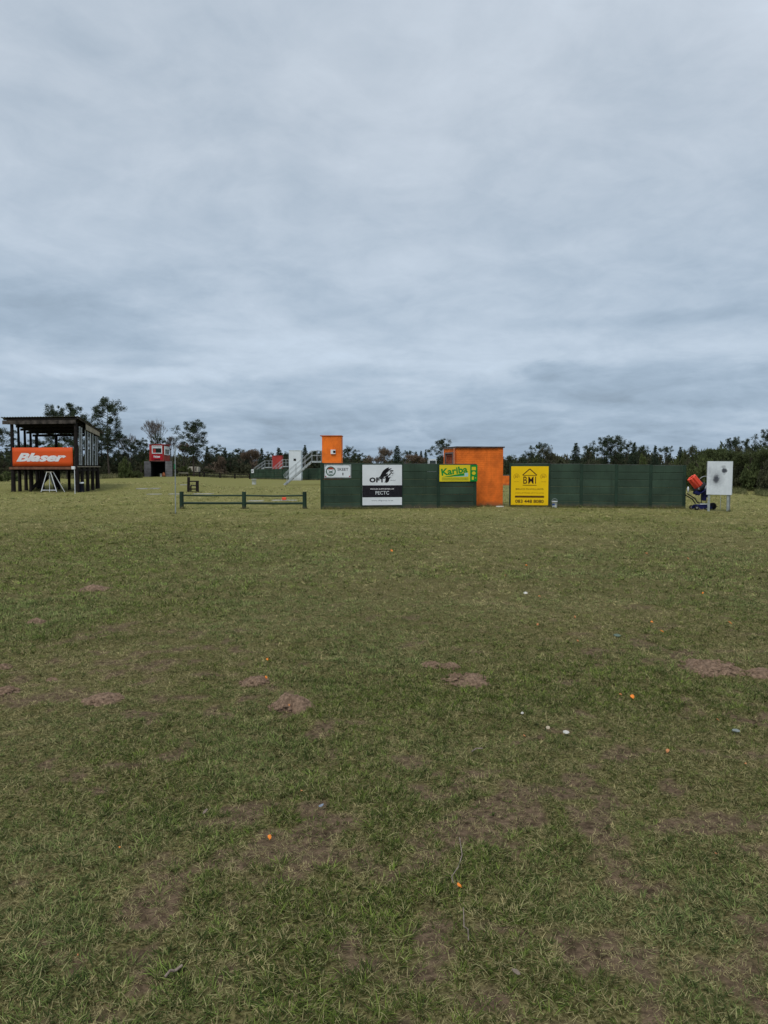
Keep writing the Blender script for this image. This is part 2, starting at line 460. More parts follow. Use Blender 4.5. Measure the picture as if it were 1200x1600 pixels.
# ------------------------------------------------------------------ ground cover maps
MOUNDS = [  # photo px, py, width px, raised?
    (452, 1105, 60, .085, 'crumbly brown molehill in the grass below the centre, the most heaped one'),
    (727, 1063, 72, .040, 'flat reddish molehill right of two small ones'),
    (675, 1041, 30, .028, 'small pale molehill, left of a pair above the flat reddish one'),
    (703, 1042, 26, .022, 'small pale molehill, right of a pair above the flat reddish one'),
    (398, 1066, 42, .030, 'low pale molehill with an orange clay fragment lying on it'),
    (163, 1094, 54, .035, 'low brown molehill in the left part of the lawn, nearer than the others there'),
    (1112, 1046, 100, .05, 'wide spread of bare pinkish soil near the right edge of the lawn'),
    (1190, 1054, 50, .03, 'patch of pink soil cut by the right edge of the photo'),
    (149, 921, 38, .05, 'reddish molehill far off in the left part of the lawn, farthest of all'),
    (56, 973, 22, .03, 'tiny molehill left and nearer than the farthest reddish one'),
    (10, 1081, 40, .03, 'molehill cut by the left edge of the photo, nearer of two'),
    (3, 1044, 26, .02, 'molehill cut by the left edge of the photo, farther of two'),
    (82, 1064, 14, .015, 'tiny pinkish molehill between the left edge and the low brown one'),
]
MPOS = []
for (px, py, w, hh, lb) in MOUNDS:
    p = hit(px, py); r = w * p.y / F * .5
    MPOS.append((p.x, p.y, r))
BARE = [(700, 1260, .45), (860, 1285, .5), (520, 1345, .35), (250, 1385, .45), (1000, 1450, .35), (690, 1335, .35), (870, 1540, .4), (100, 1170, .5),
        (480, 1500, .22), (610, 1560, .25), (960, 1250, .5), (180, 1460, .25), (560, 1430, .2), (1010, 1340, .4), (740, 1450, .2), (230, 1170, .4), (640, 1290, .4),
        (1130, 1500, .25), (1160, 1300, .45), (900, 1600, .25), (330, 1330, .3), (30, 1340, .4), (60, 1410, .25)]
LUSH = [(350, 930, 1.6), (420, 915, 1.6), (640, 1065, .7), (60, 960, 1.5), (200, 1260, .7), (740, 1085, .5), (80, 1500, .4), (430, 1540, .3), (330, 1480, .35), (250, 850, 5), (930, 1060, .8), (1050, 1080, .8),
        (400, 1190, .5), (640, 1400, .3), (1170, 1400, .5), (130, 870, 4.0), (1100, 900, 2.5)]
BAREP = [(hit(a, b), r) for a, b, r in BARE]; LUSHP = [(hit(a, b), r) for a, b, r in LUSH]


def maps(x, y):
    """bare soil amount, dryness, lushness at ground points"""
    x = np.asarray(x, float); y = np.asarray(y, float)
    bare = (fbm(x * 1.1, y * 1.1, 5, 3, .62) - .5) * .8 + (fbm(x * 3.4, y * 3.4, 3, 14, .6) - .5) * .55
    for p, r in BAREP:
        bare = bare + .11 * np.exp(-((x - p.x) ** 2 + (y - p.y) ** 2 * .8) / (r * r))
    lush = fbm(x * .5 + 9, y * .35, 4, 5) - .5
    for p, r in LUSHP:
        g = np.exp(-((x - p.x) ** 2 + (y - p.y) ** 2) / (r * r)); bare = bare - .22 * g; lush = lush + .22 * g
    fine = fbm(x * 6, y * 6, 3, 8, .6) - .5
    b = .68 * ss(.0, .30, bare * .70 + fine * 1.5 - .045)
    b = b * (1 - .55 * ss(5, 12, y))
    mound = np.zeros_like(b)
    for mx, my, r in MPOS:
        d = np.hypot(x - mx, (y - my)) / r
        mound = np.maximum(mound, 1 - ss(.45, 1.0, d + (fine) * 1.3))
    dry = ss(-.15, .30, (fbm(x * .7 + 4, y * .5 + 7, 4, 12, .6) - .5) + .012 * (y - 12) - lush * .5)
    return b, mound, dry, ss(-.12, .30, lush)


# ------------------------------------------------------------------ ground sheet
def axis(parts):
    out = []
    for a, b, st in parts:
        n = max(1, int(round((b - a) / st))); out += list(np.linspace(a, b, n, endpoint=False))
    out.append(parts[-1][1]); return np.array(out)


gxs = axis([(-1500, -300, 200), (-300, -60, 24), (-60, -20, 2), (-20, -6, .4), (-6, -3, .12), (-3, 3, .045), (3, 6, .12), (6, 20, .4), (20, 60, 2), (60, 300, 24), (300, 1500, 200)])
gys = axis([(-400, -40, 60), (-40, 0, 5), (0, 1.2, .3), (1.2, 5, .045), (5, 10, .1), (10, 20, .2), (20, 32, .5), (32, 80, 1.0), (80, 200, 6), (200, 800, 60), (800, 3000, 400)])
GX, GY = np.meshgrid(gxs, gys)
GZ = hgt(GX, GY)
vv = np.stack([GX.ravel(), GY.ravel(), GZ.ravel()], 1)
nx, ny = len(gxs), len(gys)
ii = (np.arange(ny - 1)[:, None] * nx + np.arange(nx - 1)[None, :]).ravel()
gme = mesh_np('ground', vv, np.stack([ii, ii + 1, ii + nx + 1, ii + nx], 1), True)
b_, mo_, dr_, lu_ = maps(vv[:, 0], vv[:, 1])
ca = gme.attributes.new('cover', 'FLOAT_COLOR', 'POINT')
ca.data.foreach_set('color', np.stack([b_, dr_, lu_, mo_], 1).astype(np.float32).ravel())
mg = bpy.data.materials.new('lawn_soil'); mg.use_nodes = True; t = NT(mg.node_tree); b = t.n['Principled BSDF']
ge = t.n.new('ShaderNodeNewGeometry'); wp = ge.outputs['Position']; spp = t.n.new('ShaderNodeSeparateXYZ'); t.l.new(wp, spp.inputs[0])
cov = t.attr('cover', out='Color'); sc3 = t.n.new('ShaderNodeSeparateColor'); t.l.new(cov, sc3.inputs[0])
Bv, Dv, Lv = sc3.outputs[0], sc3.outputs[1], sc3.outputs[2]
nf = t.noise(wp, 24, 6, .7); nm = t.noise(wp, 3.2, 6, .65); nl = t.noise(wp, .35, 5, .6)
soil = t.mix(t.ramp(nf, .3, .72), (.042, .029, .018, 1), (.225, .155, .100, 1))
soil = t.mix(t.math('MULTIPLY', t.ramp(nm, .45, .65), .4), soil, (.150, .104, .068, 1))
thatch = t.mix(t.ramp(t.noise(wp, 55, 5, .7), .35, .68), (.045, .042, .014, 1), (.23, .20, .085, 1))
far_g = t.mix(t.ramp(t.noise(wp, 9, 6, .75), .38, .64), (.105, .102, .030, 1), (.300, .272, .092, 1))
far_g = t.mix(t.math('MULTIPLY', t.ramp(nm, .35, .7), .5), far_g, (.128, .142, .034, 1))
far_g = t.mix(t.math('MULTIPLY', Dv, .5), far_g, (.24, .225, .09, 1))
far_g = t.mix(t.math('MULTIPLY', t.ramp(nl, .35, .7), .35), far_g, (.165, .172, .048, 1))
near_c = t.mix(t.ramp(Bv, .1, .75), thatch, soil)
dist = t.ramp(spp.outputs[1], 10, 34)
cG = t.mix(dist, near_c, far_g)
t.put(b.inputs['Base Color'], cG); b.inputs['Roughness'].default_value = 1; b.inputs['Specular IOR Level'].default_value = .03
bp = t.n.new('ShaderNodeBump'); bp.inputs['Strength'].default_value = .8; bp.inputs['Distance'].default_value = .02
t.put(bp.inputs['Height'], t.math('ADD', nf, t.math('MULTIPLY', t.noise(wp, 90, 4, .7), .5))); t.put(b.inputs['Normal'], bp.outputs[0])
g = link('ground', gme, mg); tag(g, 'level lawn with bare brown patches running back to the trees', kind='structure')

# ------------------------------------------------------------------ grass
mgr = bpy.data.materials.new('grass_blades'); mgr.use_nodes = True; t = NT(mgr.node_tree); b = t.n['Principled BSDF']
ti = t.attr('tint', 'INSTANCER', 'Color'); bv = t.attr('bv'); hv = t.attr('hv')
oc = t.mix(t.ramp(bv, .60, 1.0, 0, .8), ti, (.32, .285, .14, 1))
oc = t.mix(t.ramp(bv, 0, .40, .85, 0), oc, (.028, .052, .012, 1))
vm = t.n.new('ShaderNodeVectorMath'); vm.operation = 'SCALE'; t.l.new(oc, vm.inputs[0]); t.put(vm.inputs['Scale'], t.ramp(bv, .40, .62, 1.0, 1.45)); oc = vm.outputs[0]
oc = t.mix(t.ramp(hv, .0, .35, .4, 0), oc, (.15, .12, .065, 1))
t.put(b.inputs['Base Color'], oc); b.inputs['Roughness'].default_value = .7; b.inputs['Specular IOR Level'].default_value = .10
tr = t.n.new('ShaderNodeBsdfTranslucent'); t.put(tr.inputs[0], oc)
mx = t.n.new('ShaderNodeMixShader'); mx.inputs[0].default_value = .25
t.l.new(b.outputs[0], mx.inputs[1]); t.l.new(tr.outputs[0], mx.inputs[2]); t.l.new(mx.outputs[0], t.n['Material Output'].inputs[0])


def tuft(name, n, length, width, spread, lean, seed, curl=.5, segs=3, dead=0.0):
    """a tuft: n curved tapering blades around a point"""
    r = random.Random(seed); V = []; Fc = []; BV = []; HV = []
    for i in range(n):
        a = r.uniform(0, 2 * PI); rad = spread * math.sqrt(r.random()); o = Vector((math.cos(a) * rad, math.sin(a) * rad, -.003))
        d = r.uniform(0, 2 * PI) if r.random() < .5 else a + r.uniform(-.7, .7)
        L = length * r.uniform(.45, 1.15); ln = lean * r.uniform(.5, 1.5); w = width * r.uniform(.6, 1.25)
        dirv = Vector((math.cos(d), math.sin(d), 0)); sd_ = Vector((-math.sin(d + r.uniform(-.5, .5)), math.cos(d), 0)).normalized()
        p = o.copy(); base = len(V); cb = r.random()
        if r.random() < dead: cb = r.uniform(.8, 1)
        for k in range(segs + 1):
            f = k / segs; ww = w * (1 - f ** 2.2) + .0003
            V.append(p - sd_ * ww / 2); V.append(p + sd_ * ww / 2); HV += [f, f]
            ang = ln + curl * f * r.uniform(.6, 1.3)
            p = p + (dirv * math.sin(min(ang, 1.75)) + Vector((0, 0, 1)) * math.cos(min(ang, 1.75))) * (L / segs)
            if p.z < .002: p.z = .002
        for k in range(segs):
            Fc.append([base + 2 * k, base + 2 * k + 1, base + 2 * k + 3, base + 2 * k + 2])
        BV += [cb] * (2 * segs + 2)
    me = mesh_np(name, [tuple(v) for v in V], Fc, True)
    a1 = me.attributes.new('bv', 'FLOAT', 'POINT'); a1.data.foreach_set('value', BV)
    a2 = me.attributes.new('hv', 'FLOAT', 'POINT'); a2.data.foreach_set('value', HV)
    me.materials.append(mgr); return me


def source_collection(cname, meshes):
    c = bpy.data.collections.new(cname)
    for k, me in enumerate(meshes):
        c.objects.link(bpy.data.objects.new('%s_source_%02d' % (cname, k), me))
    return c


lawn_src = source_collection('lawn_tufts', [
    tuft('t0', 13, .040, .0030, .026, .85, 1, .6), tuft('t1', 11, .050, .0034, .022, .75, 2, .7), tuft('t2', 15, .032, .0028, .032, 1.10, 3, .5),
    tuft('t3', 14, .040, .0026, .034, 1.30, 4, .4), tuft('t4', 8, .062, .0044, .016, .70, 5, 1.0), tuft('t5', 14, .030, .0032, .034, 1.0, 6, .6),
    # dry, flat litter
    tuft('t6', 12, .050, .0022, .046, 1.48, 7, .15, 3, .97), tuft('t7', 9, .075, .0020, .050, 1.52, 8, .1, 3, .97), tuft('t8', 10, .036, .0026, .034, 1.25, 9, .5, 3, .85),
    # broad-leaved weeds
    tuft('t9', 9, .034, .0100, .004, 1.25, 10, .4), tuft('t10', 8, .048, .0072, .006, 1.05, 11, .6),
])


def scatter_object(name, coll, P, idx, rot, scl, tint, label):
    me = bpy.data.meshes.new(name); n = len(P)
    me.vertices.add(n); me.vertices.foreach_set('co', P.astype(np.float32).ravel())
    a = me.attributes.new('idx', 'INT', 'POINT'); a.data.foreach_set('value', idx.astype(np.int32))
    a = me.attributes.new('rot', 'FLOAT_VECTOR', 'POINT'); a.data.foreach_set('vector', rot.astype(np.float32).ravel())
    a = me.attributes.new('scl', 'FLOAT_VECTOR', 'POINT'); a.data.foreach_set('vector', scl.astype(np.float32).ravel())
    a = me.attributes.new('tint', 'FLOAT_COLOR', 'POINT'); a.data.foreach_set('color', np.concatenate([tint, np.ones((n, 1))], 1).astype(np.float32).ravel())
    o = link(name, me); tag(o, label, kind='stuff')
    ng = bpy.data.node_groups.new(name + '_nodes', 'GeometryNodeTree')
    ng.interface.new_socket('Geometry', in_out='INPUT', socket_type='NodeSocketGeometry')
    ng.interface.new_socket('Geometry', in_out='OUTPUT', socket_type='NodeSocketGeometry')
    N = ng.nodes; L = ng.links
    gi = N.new('NodeGroupInput'); go = N.new('NodeGroupOutput')
    ci = N.new('GeometryNodeCollectionInfo'); ci.inputs['Collection'].default_value = coll
    ci.inputs['Separate Children'].default_value = True; ci.inputs['Reset Children'].default_value = True
    iop = N.new('GeometryNodeInstanceOnPoints'); iop.inputs['Pick Instance'].default_value = True
    def na(nm, ty):
        x = N.new('GeometryNodeInputNamedAttribute'); x.data_type = ty; x.inputs['Name'].default_value = nm
        return [s for s in x.outputs if s.enabled and s.name == 'Attribute'][0]
    L.new(gi.outputs[0], iop.inputs['Points']); L.new(ci.outputs[0], iop.inputs['Instance'])
    L.new(na('idx', 'INT'), iop.inputs['Instance Index'])
    L.new(na('rot', 'FLOAT_VECTOR'), iop.inputs['Rotation']); L.new(na('scl', 'FLOAT_VECTOR'), iop.inputs['Scale'])
    L.new(iop.outputs[0], go.inputs[0])
    md = o.modifiers.new('scatter', 'NODES'); md.node_group = ng
    return o


PTS = []
# bands: y0, y1, tufts per m2, scale
for y0, y1, dens, scl in [(1.3, 3.2, 3400, .74), (3.2, 5.5, 2700, .76), (5.5, 9, 1250, .95), (9, 15, 300, 1.5), (15, 24, 130, 2.0), (24, 40, 40, 2.8), (40, 62, 12, 3.6)]:
    halfw = lambda y: .60 * y + 3.4
    area = (halfw(y0) + halfw(y1)) * (y1 - y0); n = int(area * dens)
    yy = RNG.uniform(y0, y1, n); xx = RNG.uniform(-1, 1, n) * halfw(y1); k = np.abs(xx) < halfw(yy)
    PTS.append(np.stack([xx[k], yy[k], np.full(k.sum(), scl)], 1))
P3 = np.concatenate(PTS); x, y, s0 = P3.T
bb, mm, dd, ll = maps(x, y)
u = RNG.random(len(x))
clump_n = fbm(x * 9, y * 9, 2, 77)
dens_g = np.clip(1.0 - .95 * bb, 0.0, 1) * np.clip(.25 + 1.6 * (clump_n - .12), .10, 1) * (1 - .90 * mm)
kind_dry = RNG.random(len(x)) < (.30 + .28 * dd + .45 * bb)
keep = np.where(kind_dry, u < (.72 + .25 * dd) * (1 - .85 * mm), u < dens_g + .08 * (1 - mm))
x, y, s0, bb, mm, dd, ll, kind_dry = [a[keep] for a in (x, y, s0, bb, mm, dd, ll, kind_dry)]
n = len(x)
idx = RNG.integers(0, 6, n)
tall = (RNG.random(n) < .18 + .5 * ll)
idx = np.where(tall & ~kind_dry & (idx > 2), RNG.choice([0, 1, 4], n), idx)
idx = np.where(kind_dry, 6 + RNG.integers(0, 3, n), idx)
idx = np.where((RNG.random(n) < .012) & ~kind_dry & (y < 12), 9 + RNG.integers(0, 2, n), idx)
# alphabetical child order is the order of creation (two-digit suffix)
v1 = RNG.random(n); v2 = RNG.random(n)
gA = np.array([.076, .098, .020]); gB = np.array([.116, .160, .027]); gO = np.array([.192, .178, .056]); gD = np.array([.400, .340, .165]); gP = np.array([.160, .20, .075])
big = fbm(x * .8, y * .8, 3, 55)[:, None]
tint = gA + (gB - gA) * (v1 * (.35 + .65 * ll))[:, None]
tint = tint + (gO - tint) * np.clip(dd * .75 * v2 + .25 * ss(7, 26, y), 0, 1)[:, None]
tint = tint + (gP - tint) * np.clip((big - .45) * 1.8, 0, .5)
tint = np.where(kind_dry[:, None], gD * np.where(v2[:, None] < .45, np.array([.42, .35, .32]), np.array([.92, .90, .86])) * (.55 + .65 * v1[:, None]), tint)
tint = tint * ((.98 + .40 * ss(4, 12, y)) * (.40 + 1.3 * RNG.random(n) ** 1.3))[:, None]  # near tint lowered: foreground dimness is painted into the blade colour
sz = s0 * RNG.uniform(.6, 1.35, n) * (1 - .35 * bb) * np.where(kind_dry, 1, .86 + .36 * ll)
P = np.stack([x, y, hgt(x, y)], 1)
rot = np.stack([RNG.normal(0, .16, n), RNG.normal(0, .16, n), RNG.uniform(0, 2 * PI, n)], 1)
hz = sz * np.where(s0 > 1.2, 1 / s0 ** .45, 1.0) * .86
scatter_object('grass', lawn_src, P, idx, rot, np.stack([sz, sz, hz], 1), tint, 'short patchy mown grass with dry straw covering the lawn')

# ------------------------------------------------------------------ molehills
m_soil = bpy.data.materials.new('crumbly_soil'); m_soil.use_nodes = True; t = NT(m_soil.node_tree); b = t.n['Principled BSDF']
wp = t.n.new('ShaderNodeNewGeometry').outputs['Position']
t.put(b.inputs['Base Color'], t.mix(t.ramp(t.noise(wp, 38, 6, .75), .32, .70), (.110, .072, .048, 1), (.37, .25, .168, 1)))
b.inputs['Roughness'].default_value = 1; b.inputs['Specular IOR Level'].default_value = .1
bp = t.n.new('ShaderNodeBump'); bp.inputs['Strength'].default_value = 1; bp.inputs['Distance'].default_value = .015
t.put(bp.inputs['Height'], t.noise(wp, 60, 5, .75)); t.put(b.inputs['Normal'], bp.outputs[0])
for k, ((mx, my, r), (px, py, w, hh, lb)) in enumerate(zip(MPOS, MOUNDS)):
    nr, na_ = 14, 40; V = []
    cz = H(mx, my)
    for i in range(nr + 1):
        f = i / nr
        for j in range(na_):
            a = 2 * PI * j / na_
            rr = 1.12 * r * f * (1 + .55 * (float(fbm(math.cos(a) * 1.6 + k * 7, math.sin(a) * 1.6 + k, 3, 61)) - .5) * 2)
            xx, yy = mx + rr * math.cos(a), my + rr * math.sin(a)
            hgt_m = (1.25 if w < 65 else .9) * hh * (1 - f ** 1.5) * (.55 + .9 * float(fbm(xx * 7, yy * 7, 3, 63))) - (.010 + .05 * float(fbm(xx * 9, yy * 9, 2, 66))) * f ** 2.5 * min(1, r * 3.0) + (float(fbm(xx * 28, yy * 28, 2, 64)) - .5) * .032
            V.append((xx - mx, yy - my, H(xx, yy) + hgt_m + .004 - cz))
    Fc = [[i * na_ + j, (i + 1) * na_ + j, (i + 1) * na_ + (j + 1) % na_, i * na_ + (j + 1) % na_] for i in range(nr) for j in range(na_)]
    mb = MB(); mb.add(V, Fc, True)
    rr_ = random.Random(k)
    for c in range(int(70 + 90 * r)):
        a = rr_.uniform(0, 2 * PI); q = r * rr_.random() ** .6 * 1.1; s_ = rr_.uniform(.006, .022) * (1 + r * .5)
        cx_, cy_ = q * math.cos(a), q * math.sin(a); f = q / r
        zz = H(mx + cx_, my + cy_) - cz + hh * max(0, 1 - f ** 1.5) * .9 + .004
        o_ = [Vector((rr_.uniform(.6, 1.2) * s_ * dx + cx_, rr_.uniform(.6, 1.2) * s_ * dy + cy_, zz + rr_.uniform(.5, 1) * s_ * dz)) for dx, dy, dz in ((1, 0, 0), (0, 1, 0), (-1, 0, 0), (0, -1, 0), (0, 0, 1))]
        mb.add(o_, [[0, 1, 4], [1, 2, 4], [2, 3, 4], [3, 0, 4]])
    o = link('molehill', mb.mesh('molehill'), m_soil); o.location = (mx, my, cz)
    tag(o, lb, 'molehill', 'molehills and bare soil spots on the lawn')

# ------------------------------------------------------------------ lettering
def text_mesh(body, w, h, shear=0.0, bold=0.0, depth=0.0, space=1.0, res=3):
    cu = bpy.data.curves.new('lettering', 'FONT'); cu.body = body; cu.shear = shear; cu.offset = bold
    cu.extrude = depth; cu.space_character = space; cu.resolution_u = res
    ob = bpy.data.objects.new('lettering_curve', cu); me = bpy.data.meshes.new_from_object(ob)
    bpy.data.objects.remove(ob); bpy.data.curves.remove(cu)
    nvt = len(me.vertices); co = np.zeros(nvt * 3, np.float32); me.vertices.foreach_get('co', co); co = co.reshape(-1, 3)
    mn, mx_ = co.min(0), co.max(0)
    co[:, 0] = (co[:, 0] - (mn[0] + mx_[0]) / 2) * (w / (mx_[0] - mn[0])); co[:, 1] = (co[:, 1] - (mn[1] + mx_[1]) / 2) * (h / (mx_[1] - mn[1]))
    co = np.stack([co[:, 0], -co[:, 2], co[:, 1]], 1)
    me.vertices.foreach_set('co', co.astype(np.float32).ravel()); me.update(); me.name = 'lettering'
    return me


def letters(root, body, cx_, cz_, w, h, y, m, name='lettering', **kw):
    o = link(name, text_mesh(body, w, h, **kw), m, root, (cx_, y, cz_)); o['kind'] = 'stuff'; return o


def flat(root, name, polys, y, m, t_=.0015):
    mb = MB()
    for p in polys: mb.prism(p, y - t_, y)
    o = mb.build(name, m, root, off=Vector((0, 0, 0)))
    if len(polys) > 1: o['kind'] = 'stuff'
    return o


def ringpoly(cx_, cz_, r0, r1, a0=0, a1=2 * PI, n=28):
    out = []
    for k in range(n):
        u0 = a0 + (a1 - a0) * k / n; u1 = a0 + (a1 - a0) * (k + 1) / n
        out.append([(cx_ + r0 * math.cos(u0), cz_ + r0 * math.sin(u0)), (cx_ + r1 * math.cos(u0), cz_ + r1 * math.sin(u0)),
                    (cx_ + r1 * math.cos(u1), cz_ + r1 * math.sin(u1)), (cx_ + r0 * math.cos(u1), cz_ + r0 * math.sin(u1))][::-1])
    return out


def lens(x0, z0, x1, z1, w, n=6):
    """a stroke that swells in the middle"""
    d = Vector((x1 - x0, z1 - z0)); L = d.length; p = Vector((-d.y, d.x)) / L; pts = []
    for k in range(n + 1): f = k / n; q = Vector((x0, z0)) + d * f + p * (w / 2 * math.sin(PI * f) ** .7 if 0 < f < 1 else 0); pts.append((q.x, q.y))
    for k in range(n - 1, 0, -1): f = k / n; q = Vector((x0, z0)) + d * f - p * (w / 2 * math.sin(PI * f) ** .7); pts.append((q.x, q.y))
    return pts[::-1]


# ------------------------------------------------------------------ slab walls
def slab_mesh(w, h, th=.045):
    """precast slab: chamfered long edges so that the courses read as joints"""
    c = .016; y = th / 2; z = h / 2
    prof = [(-y, -z + c), (-y, z - c), (-y + c, z), (y - c, z), (y, z - c), (y, -z + c), (y - c, -z), (-y + c, -z)]
    vs = [(sx * w / 2, a, b_2) for sx in (-1, 1) for a, b_2 in prof]; n = 8
    mb = MB(); mb.add(vs, [list(range(8)), list(range(15, 7, -1))] + [[k, k + 8, (k + 1) % 8 + 8, (k + 1) % 8] for k in range(8)])
    return mb.mesh('slab')


def slab_wall(p0, p1, ts, z0, z1, label, group, courses=6, post_w=.12, proud=.018, post_extra=.0, mcol=None, deep=None):
    """p0,p1 ground points; ts post positions along the wall; z0,z1 world height of the top at both ends"""
    mcol = mcol or m_green
    d = Vector((p1.x - p0.x, p1.y - p0.y, 0)); L = d.length; a = math.atan2(d.y, d.x)
    root = thing('slab_wall', (p0.x, p0.y, 0), label, 'wall', group, rz=a)
    post_me = None
    ztop = lambda s: z0 + (z1 - z0) * s / L
    for k, s in enumerate(ts):
        pz = ztop(s) + .015 + post_extra
        mb = MB(); mb.box((0, 0, pz / 2 - .2), (post_w, .13, pz + .4), bev=.008)
        o = link('post', mb.mesh('post'), m_greenpost, root, (s, 0, 0))
    for k in range(len(ts) - 1):
        s0_, s1_ = ts[k] + post_w / 2 - .004, ts[k + 1] - post_w / 2 + .004; w = s1_ - s0_
        zt = ztop((s0_ + s1_) / 2); hh = (zt + .06) / courses
        me = slab_mesh(w, hh - .003)
        yy = deep[k] if deep else -.065 + proud
        for c in range(courses):
            o = link('slab', me, mcol, root, ((s0_ + s1_) / 2, yy + .022 + random.uniform(-.003, .003), -.06 + hh * (c + .5)), (random.uniform(-.004, .004), 0, 0))
        mb = MB(); mb.box((0, 0, 0), (w - .01, .052, .012)); link('coping_strip', mb.mesh('coping_strip'), m_cap, root, ((s0_ + s1_) / 2, yy + .022, zt + .006))
    return root, a, L


def on_line(px, p0, p1):
    k = (px - 600) / F / math.cos(TH)        # x/y of the column near the horizon
    d = p1 - p0; t_ = (k * p0.y - p0.x) / (d.x - k * d.y); return t_ * Vector((d.x, d.y, 0)).length


GW = 'green precast slab walls of the skeet range'
A0, A1 = gx(503.5, 28.9), gx(741.5, 30.0)
tA = [on_line(q, A0, A1) for q in (503.5, 565.5, 627, 684.5, 741.5)]
wallA, angA, LA = slab_wall(A0, A1, tA, at(503, 723.6, 28.9).z, at(742, 725.6, 30.0).z, 'dark green slab wall with the white SKEET board, left of the big orange hut', GW)
B0, B1 = gx(797.5, 30.8), gx(1068, 29.4)
tB = [on_line(q, B0, B1) for q in (797.5, 857, 907.5, 962, 1015.5, 1068)]
wallB, angB, LB = slab_wall(B0, B1, tB, at(797, 724, 30.8).z, at(1069, 727.5, 29.4).z, 'dark green slab wall with the yellow BMI board, right of the big orange hut', GW)


def sign_root(name, p0, p1, ang, pxa, pxb, pya, pyb, yoff, label, cat='sign'):
    """a board on the wall line p0-p1 filling photo rect; returns root (origin at board centre, board in local x,z) and size"""
    sa, sb = on_line(pxa, p0, p1), on_line(pxb, p0, p1); d = (p1 - p0).normalized(); d.z = 0
    q = p0 + d * ((sa + sb) / 2); zt = at((pxa + pxb) / 2, pya, q.y).z; zb = at((pxa + pxb) / 2, pyb, q.y).z
    nrm = Vector((math.sin(ang), -math.cos(ang), 0))
    c = q + nrm * yoff
    r = thing(name, (c.x, c.y, (zt + zb) / 2), label, cat, rz=ang)
    return r, sb - sa, zt - zb


def board(root, w, h, m, t_=.012, name='board'):
    mb = MB(); mb.box((0, t_ / 2, 0), (w, t_, h)); return mb.build(name, m, root, off=Vector((0, 0, 0)))


# SKEET 1 board
r, w, h = sign_root('skeet_sign', A0, A1, angA, 506.5, 548.5, 725.8, 747, .085, 'small white SKEET 1 board with a round emblem on the green wall')
board(r, w, h, mat('tarnished_board_frame', (.33, .36, .36), .6, .2, 8, 0))
c = .11
def octo(w_, h_, c_): return [(-w_ / 2 + c_, -h_ / 2), (w_ / 2 - c_, -h_ / 2), (w_ / 2, -h_ / 2 + c_), (w_ / 2, h_ / 2 - c_), (w_ / 2 - c_, h_ / 2), (-w_ / 2 + c_, h_ / 2), (-w_ / 2, h_ / 2 - c_), (-w_ / 2, -h_ / 2 + c_)]
flat(r, 'face', [octo(w * .93, h * .86, .07)], -.001, m_white)
for sx in (-1, 1):
    flat(r, 'corner_mark', [[(sx * (w * .44) - .03, -h * .42), (sx * (w * .44) + .03, -h * .42), (sx * w * .44, -h * .42 + .06)]], -.002, m_redsign)
ex, er = -w * .255, h * .36
flat(r, 'emblem', ringpoly(ex, 0, er * .80, er), -.003, mat('emblem_green', (.02, .09, .05), .5, .1, 5, 0))
flat(r, 'emblem', [[(ex + er * .78 * math.cos(a), er * .78 * math.sin(a)) for a in np.linspace(.5, PI - .5, 9)][::-1]], -.003, mat('emblem_red', (.38, .06, .03), .5, .1, 5, 0))
flat(r, 'emblem', [lens(ex - er * .6, -er * .45, ex + er * .6, er * .2, .035), lens(ex - er * .6, er * .2, ex + er * .6, -er * .45, .035), lens(ex - er * .4, -er * .6, ex + er * .4, -er * .6, .03)], -.0035, mat('emblem_green', ()))
letters(r, 'SKEET', w * .19, h * .14, w * .40, h * .20, -.004, m_inkblack, bold=.012)
letters(r, '1', w * .19, -h * .2, w * .035, h * .19, -.004, m_inkblack, bold=.008)

# OFT board
r, w, h = sign_root('sponsor_sign', A0, A1, angA, 565.8, 627.2, 726.2, 789, .10, 'large white and black OFT sponsor board reading PROUD SUPPORTER OF PECTC')
board(r, w, h, m_white, .02)
flat(r, 'black_band', [[(-w / 2, -h * .305), (w / 2, -h * .305), (w / 2, -h * .008), (-w / 2, -h * .008)]], -.001, mat('mottled_black_band', (.014, .012, .018), .5, .5, 25, 0))
letters(r, 'OFT', -w * .135, h * .125, w * .38, h * .125, -.003, m_inkblack, bold=.055, space=1.1)
rr_ = random.Random(5); st = []
def EP(ex_, ez_): return w * (-.06 + ex_ * .38), h * (.045 + ez_ * .385)      # emblem square, lower left to upper right
# a mane of ragged slanted locks: upper crown, middle tiers, lower beard
for x0, z0, x1, z1, tk in ((.10, .62, .62, 1.02, .085), (.02, .46, .50, .86, .075), (.22, .70, .80, .96, .06), (.06, .36, .44, .66, .060), (.30, .60, .62, .84, .05), (-.06, .34, .22, .58, .05), (.0, .24, .30, .46, .04),
                           (.22, .40, .56, .62, .06), (.30, .30, .62, .52, .06), (.36, .24, .58, .40, .05), (.34, .16, .66, .36, .065), (.38, .02, .62, .26, .075), (.50, .20, .72, .42, .05), (.30, .04, .50, .20, .04), (.58, .46, .74, .66, .045), (.62, .78, .92, .80, .05), (.70, .70, .88, .60, .035)):
    a_, b_3 = EP(x0, z0); c_, d_ = EP(x1, z1); st.append(lens(a_, b_3, c_, d_, tk * 1.15))
flat(r, 'mane_emblem', st, -.003, m_inkblack)
flat(r, 'face_emblem', [lens(w * a, h * b_2, w * c_, h * d_, .008) for a, b_2, c_, d_ in ((.20, .36, .27, .33), (.27, .33, .30, .29), (.30, .29, .27, .27), (.22, .30, .26, .29), (.24, .26, .28, .24), (.22, .22, .26, .24), (.20, .33, .22, .28), (.23, .20, .25, .16))], -.003, m_inkgrey)
letters(r, 'GROUP', w * .27, h * .115, w * .14, h * .022, -.003, m_inkgrey)
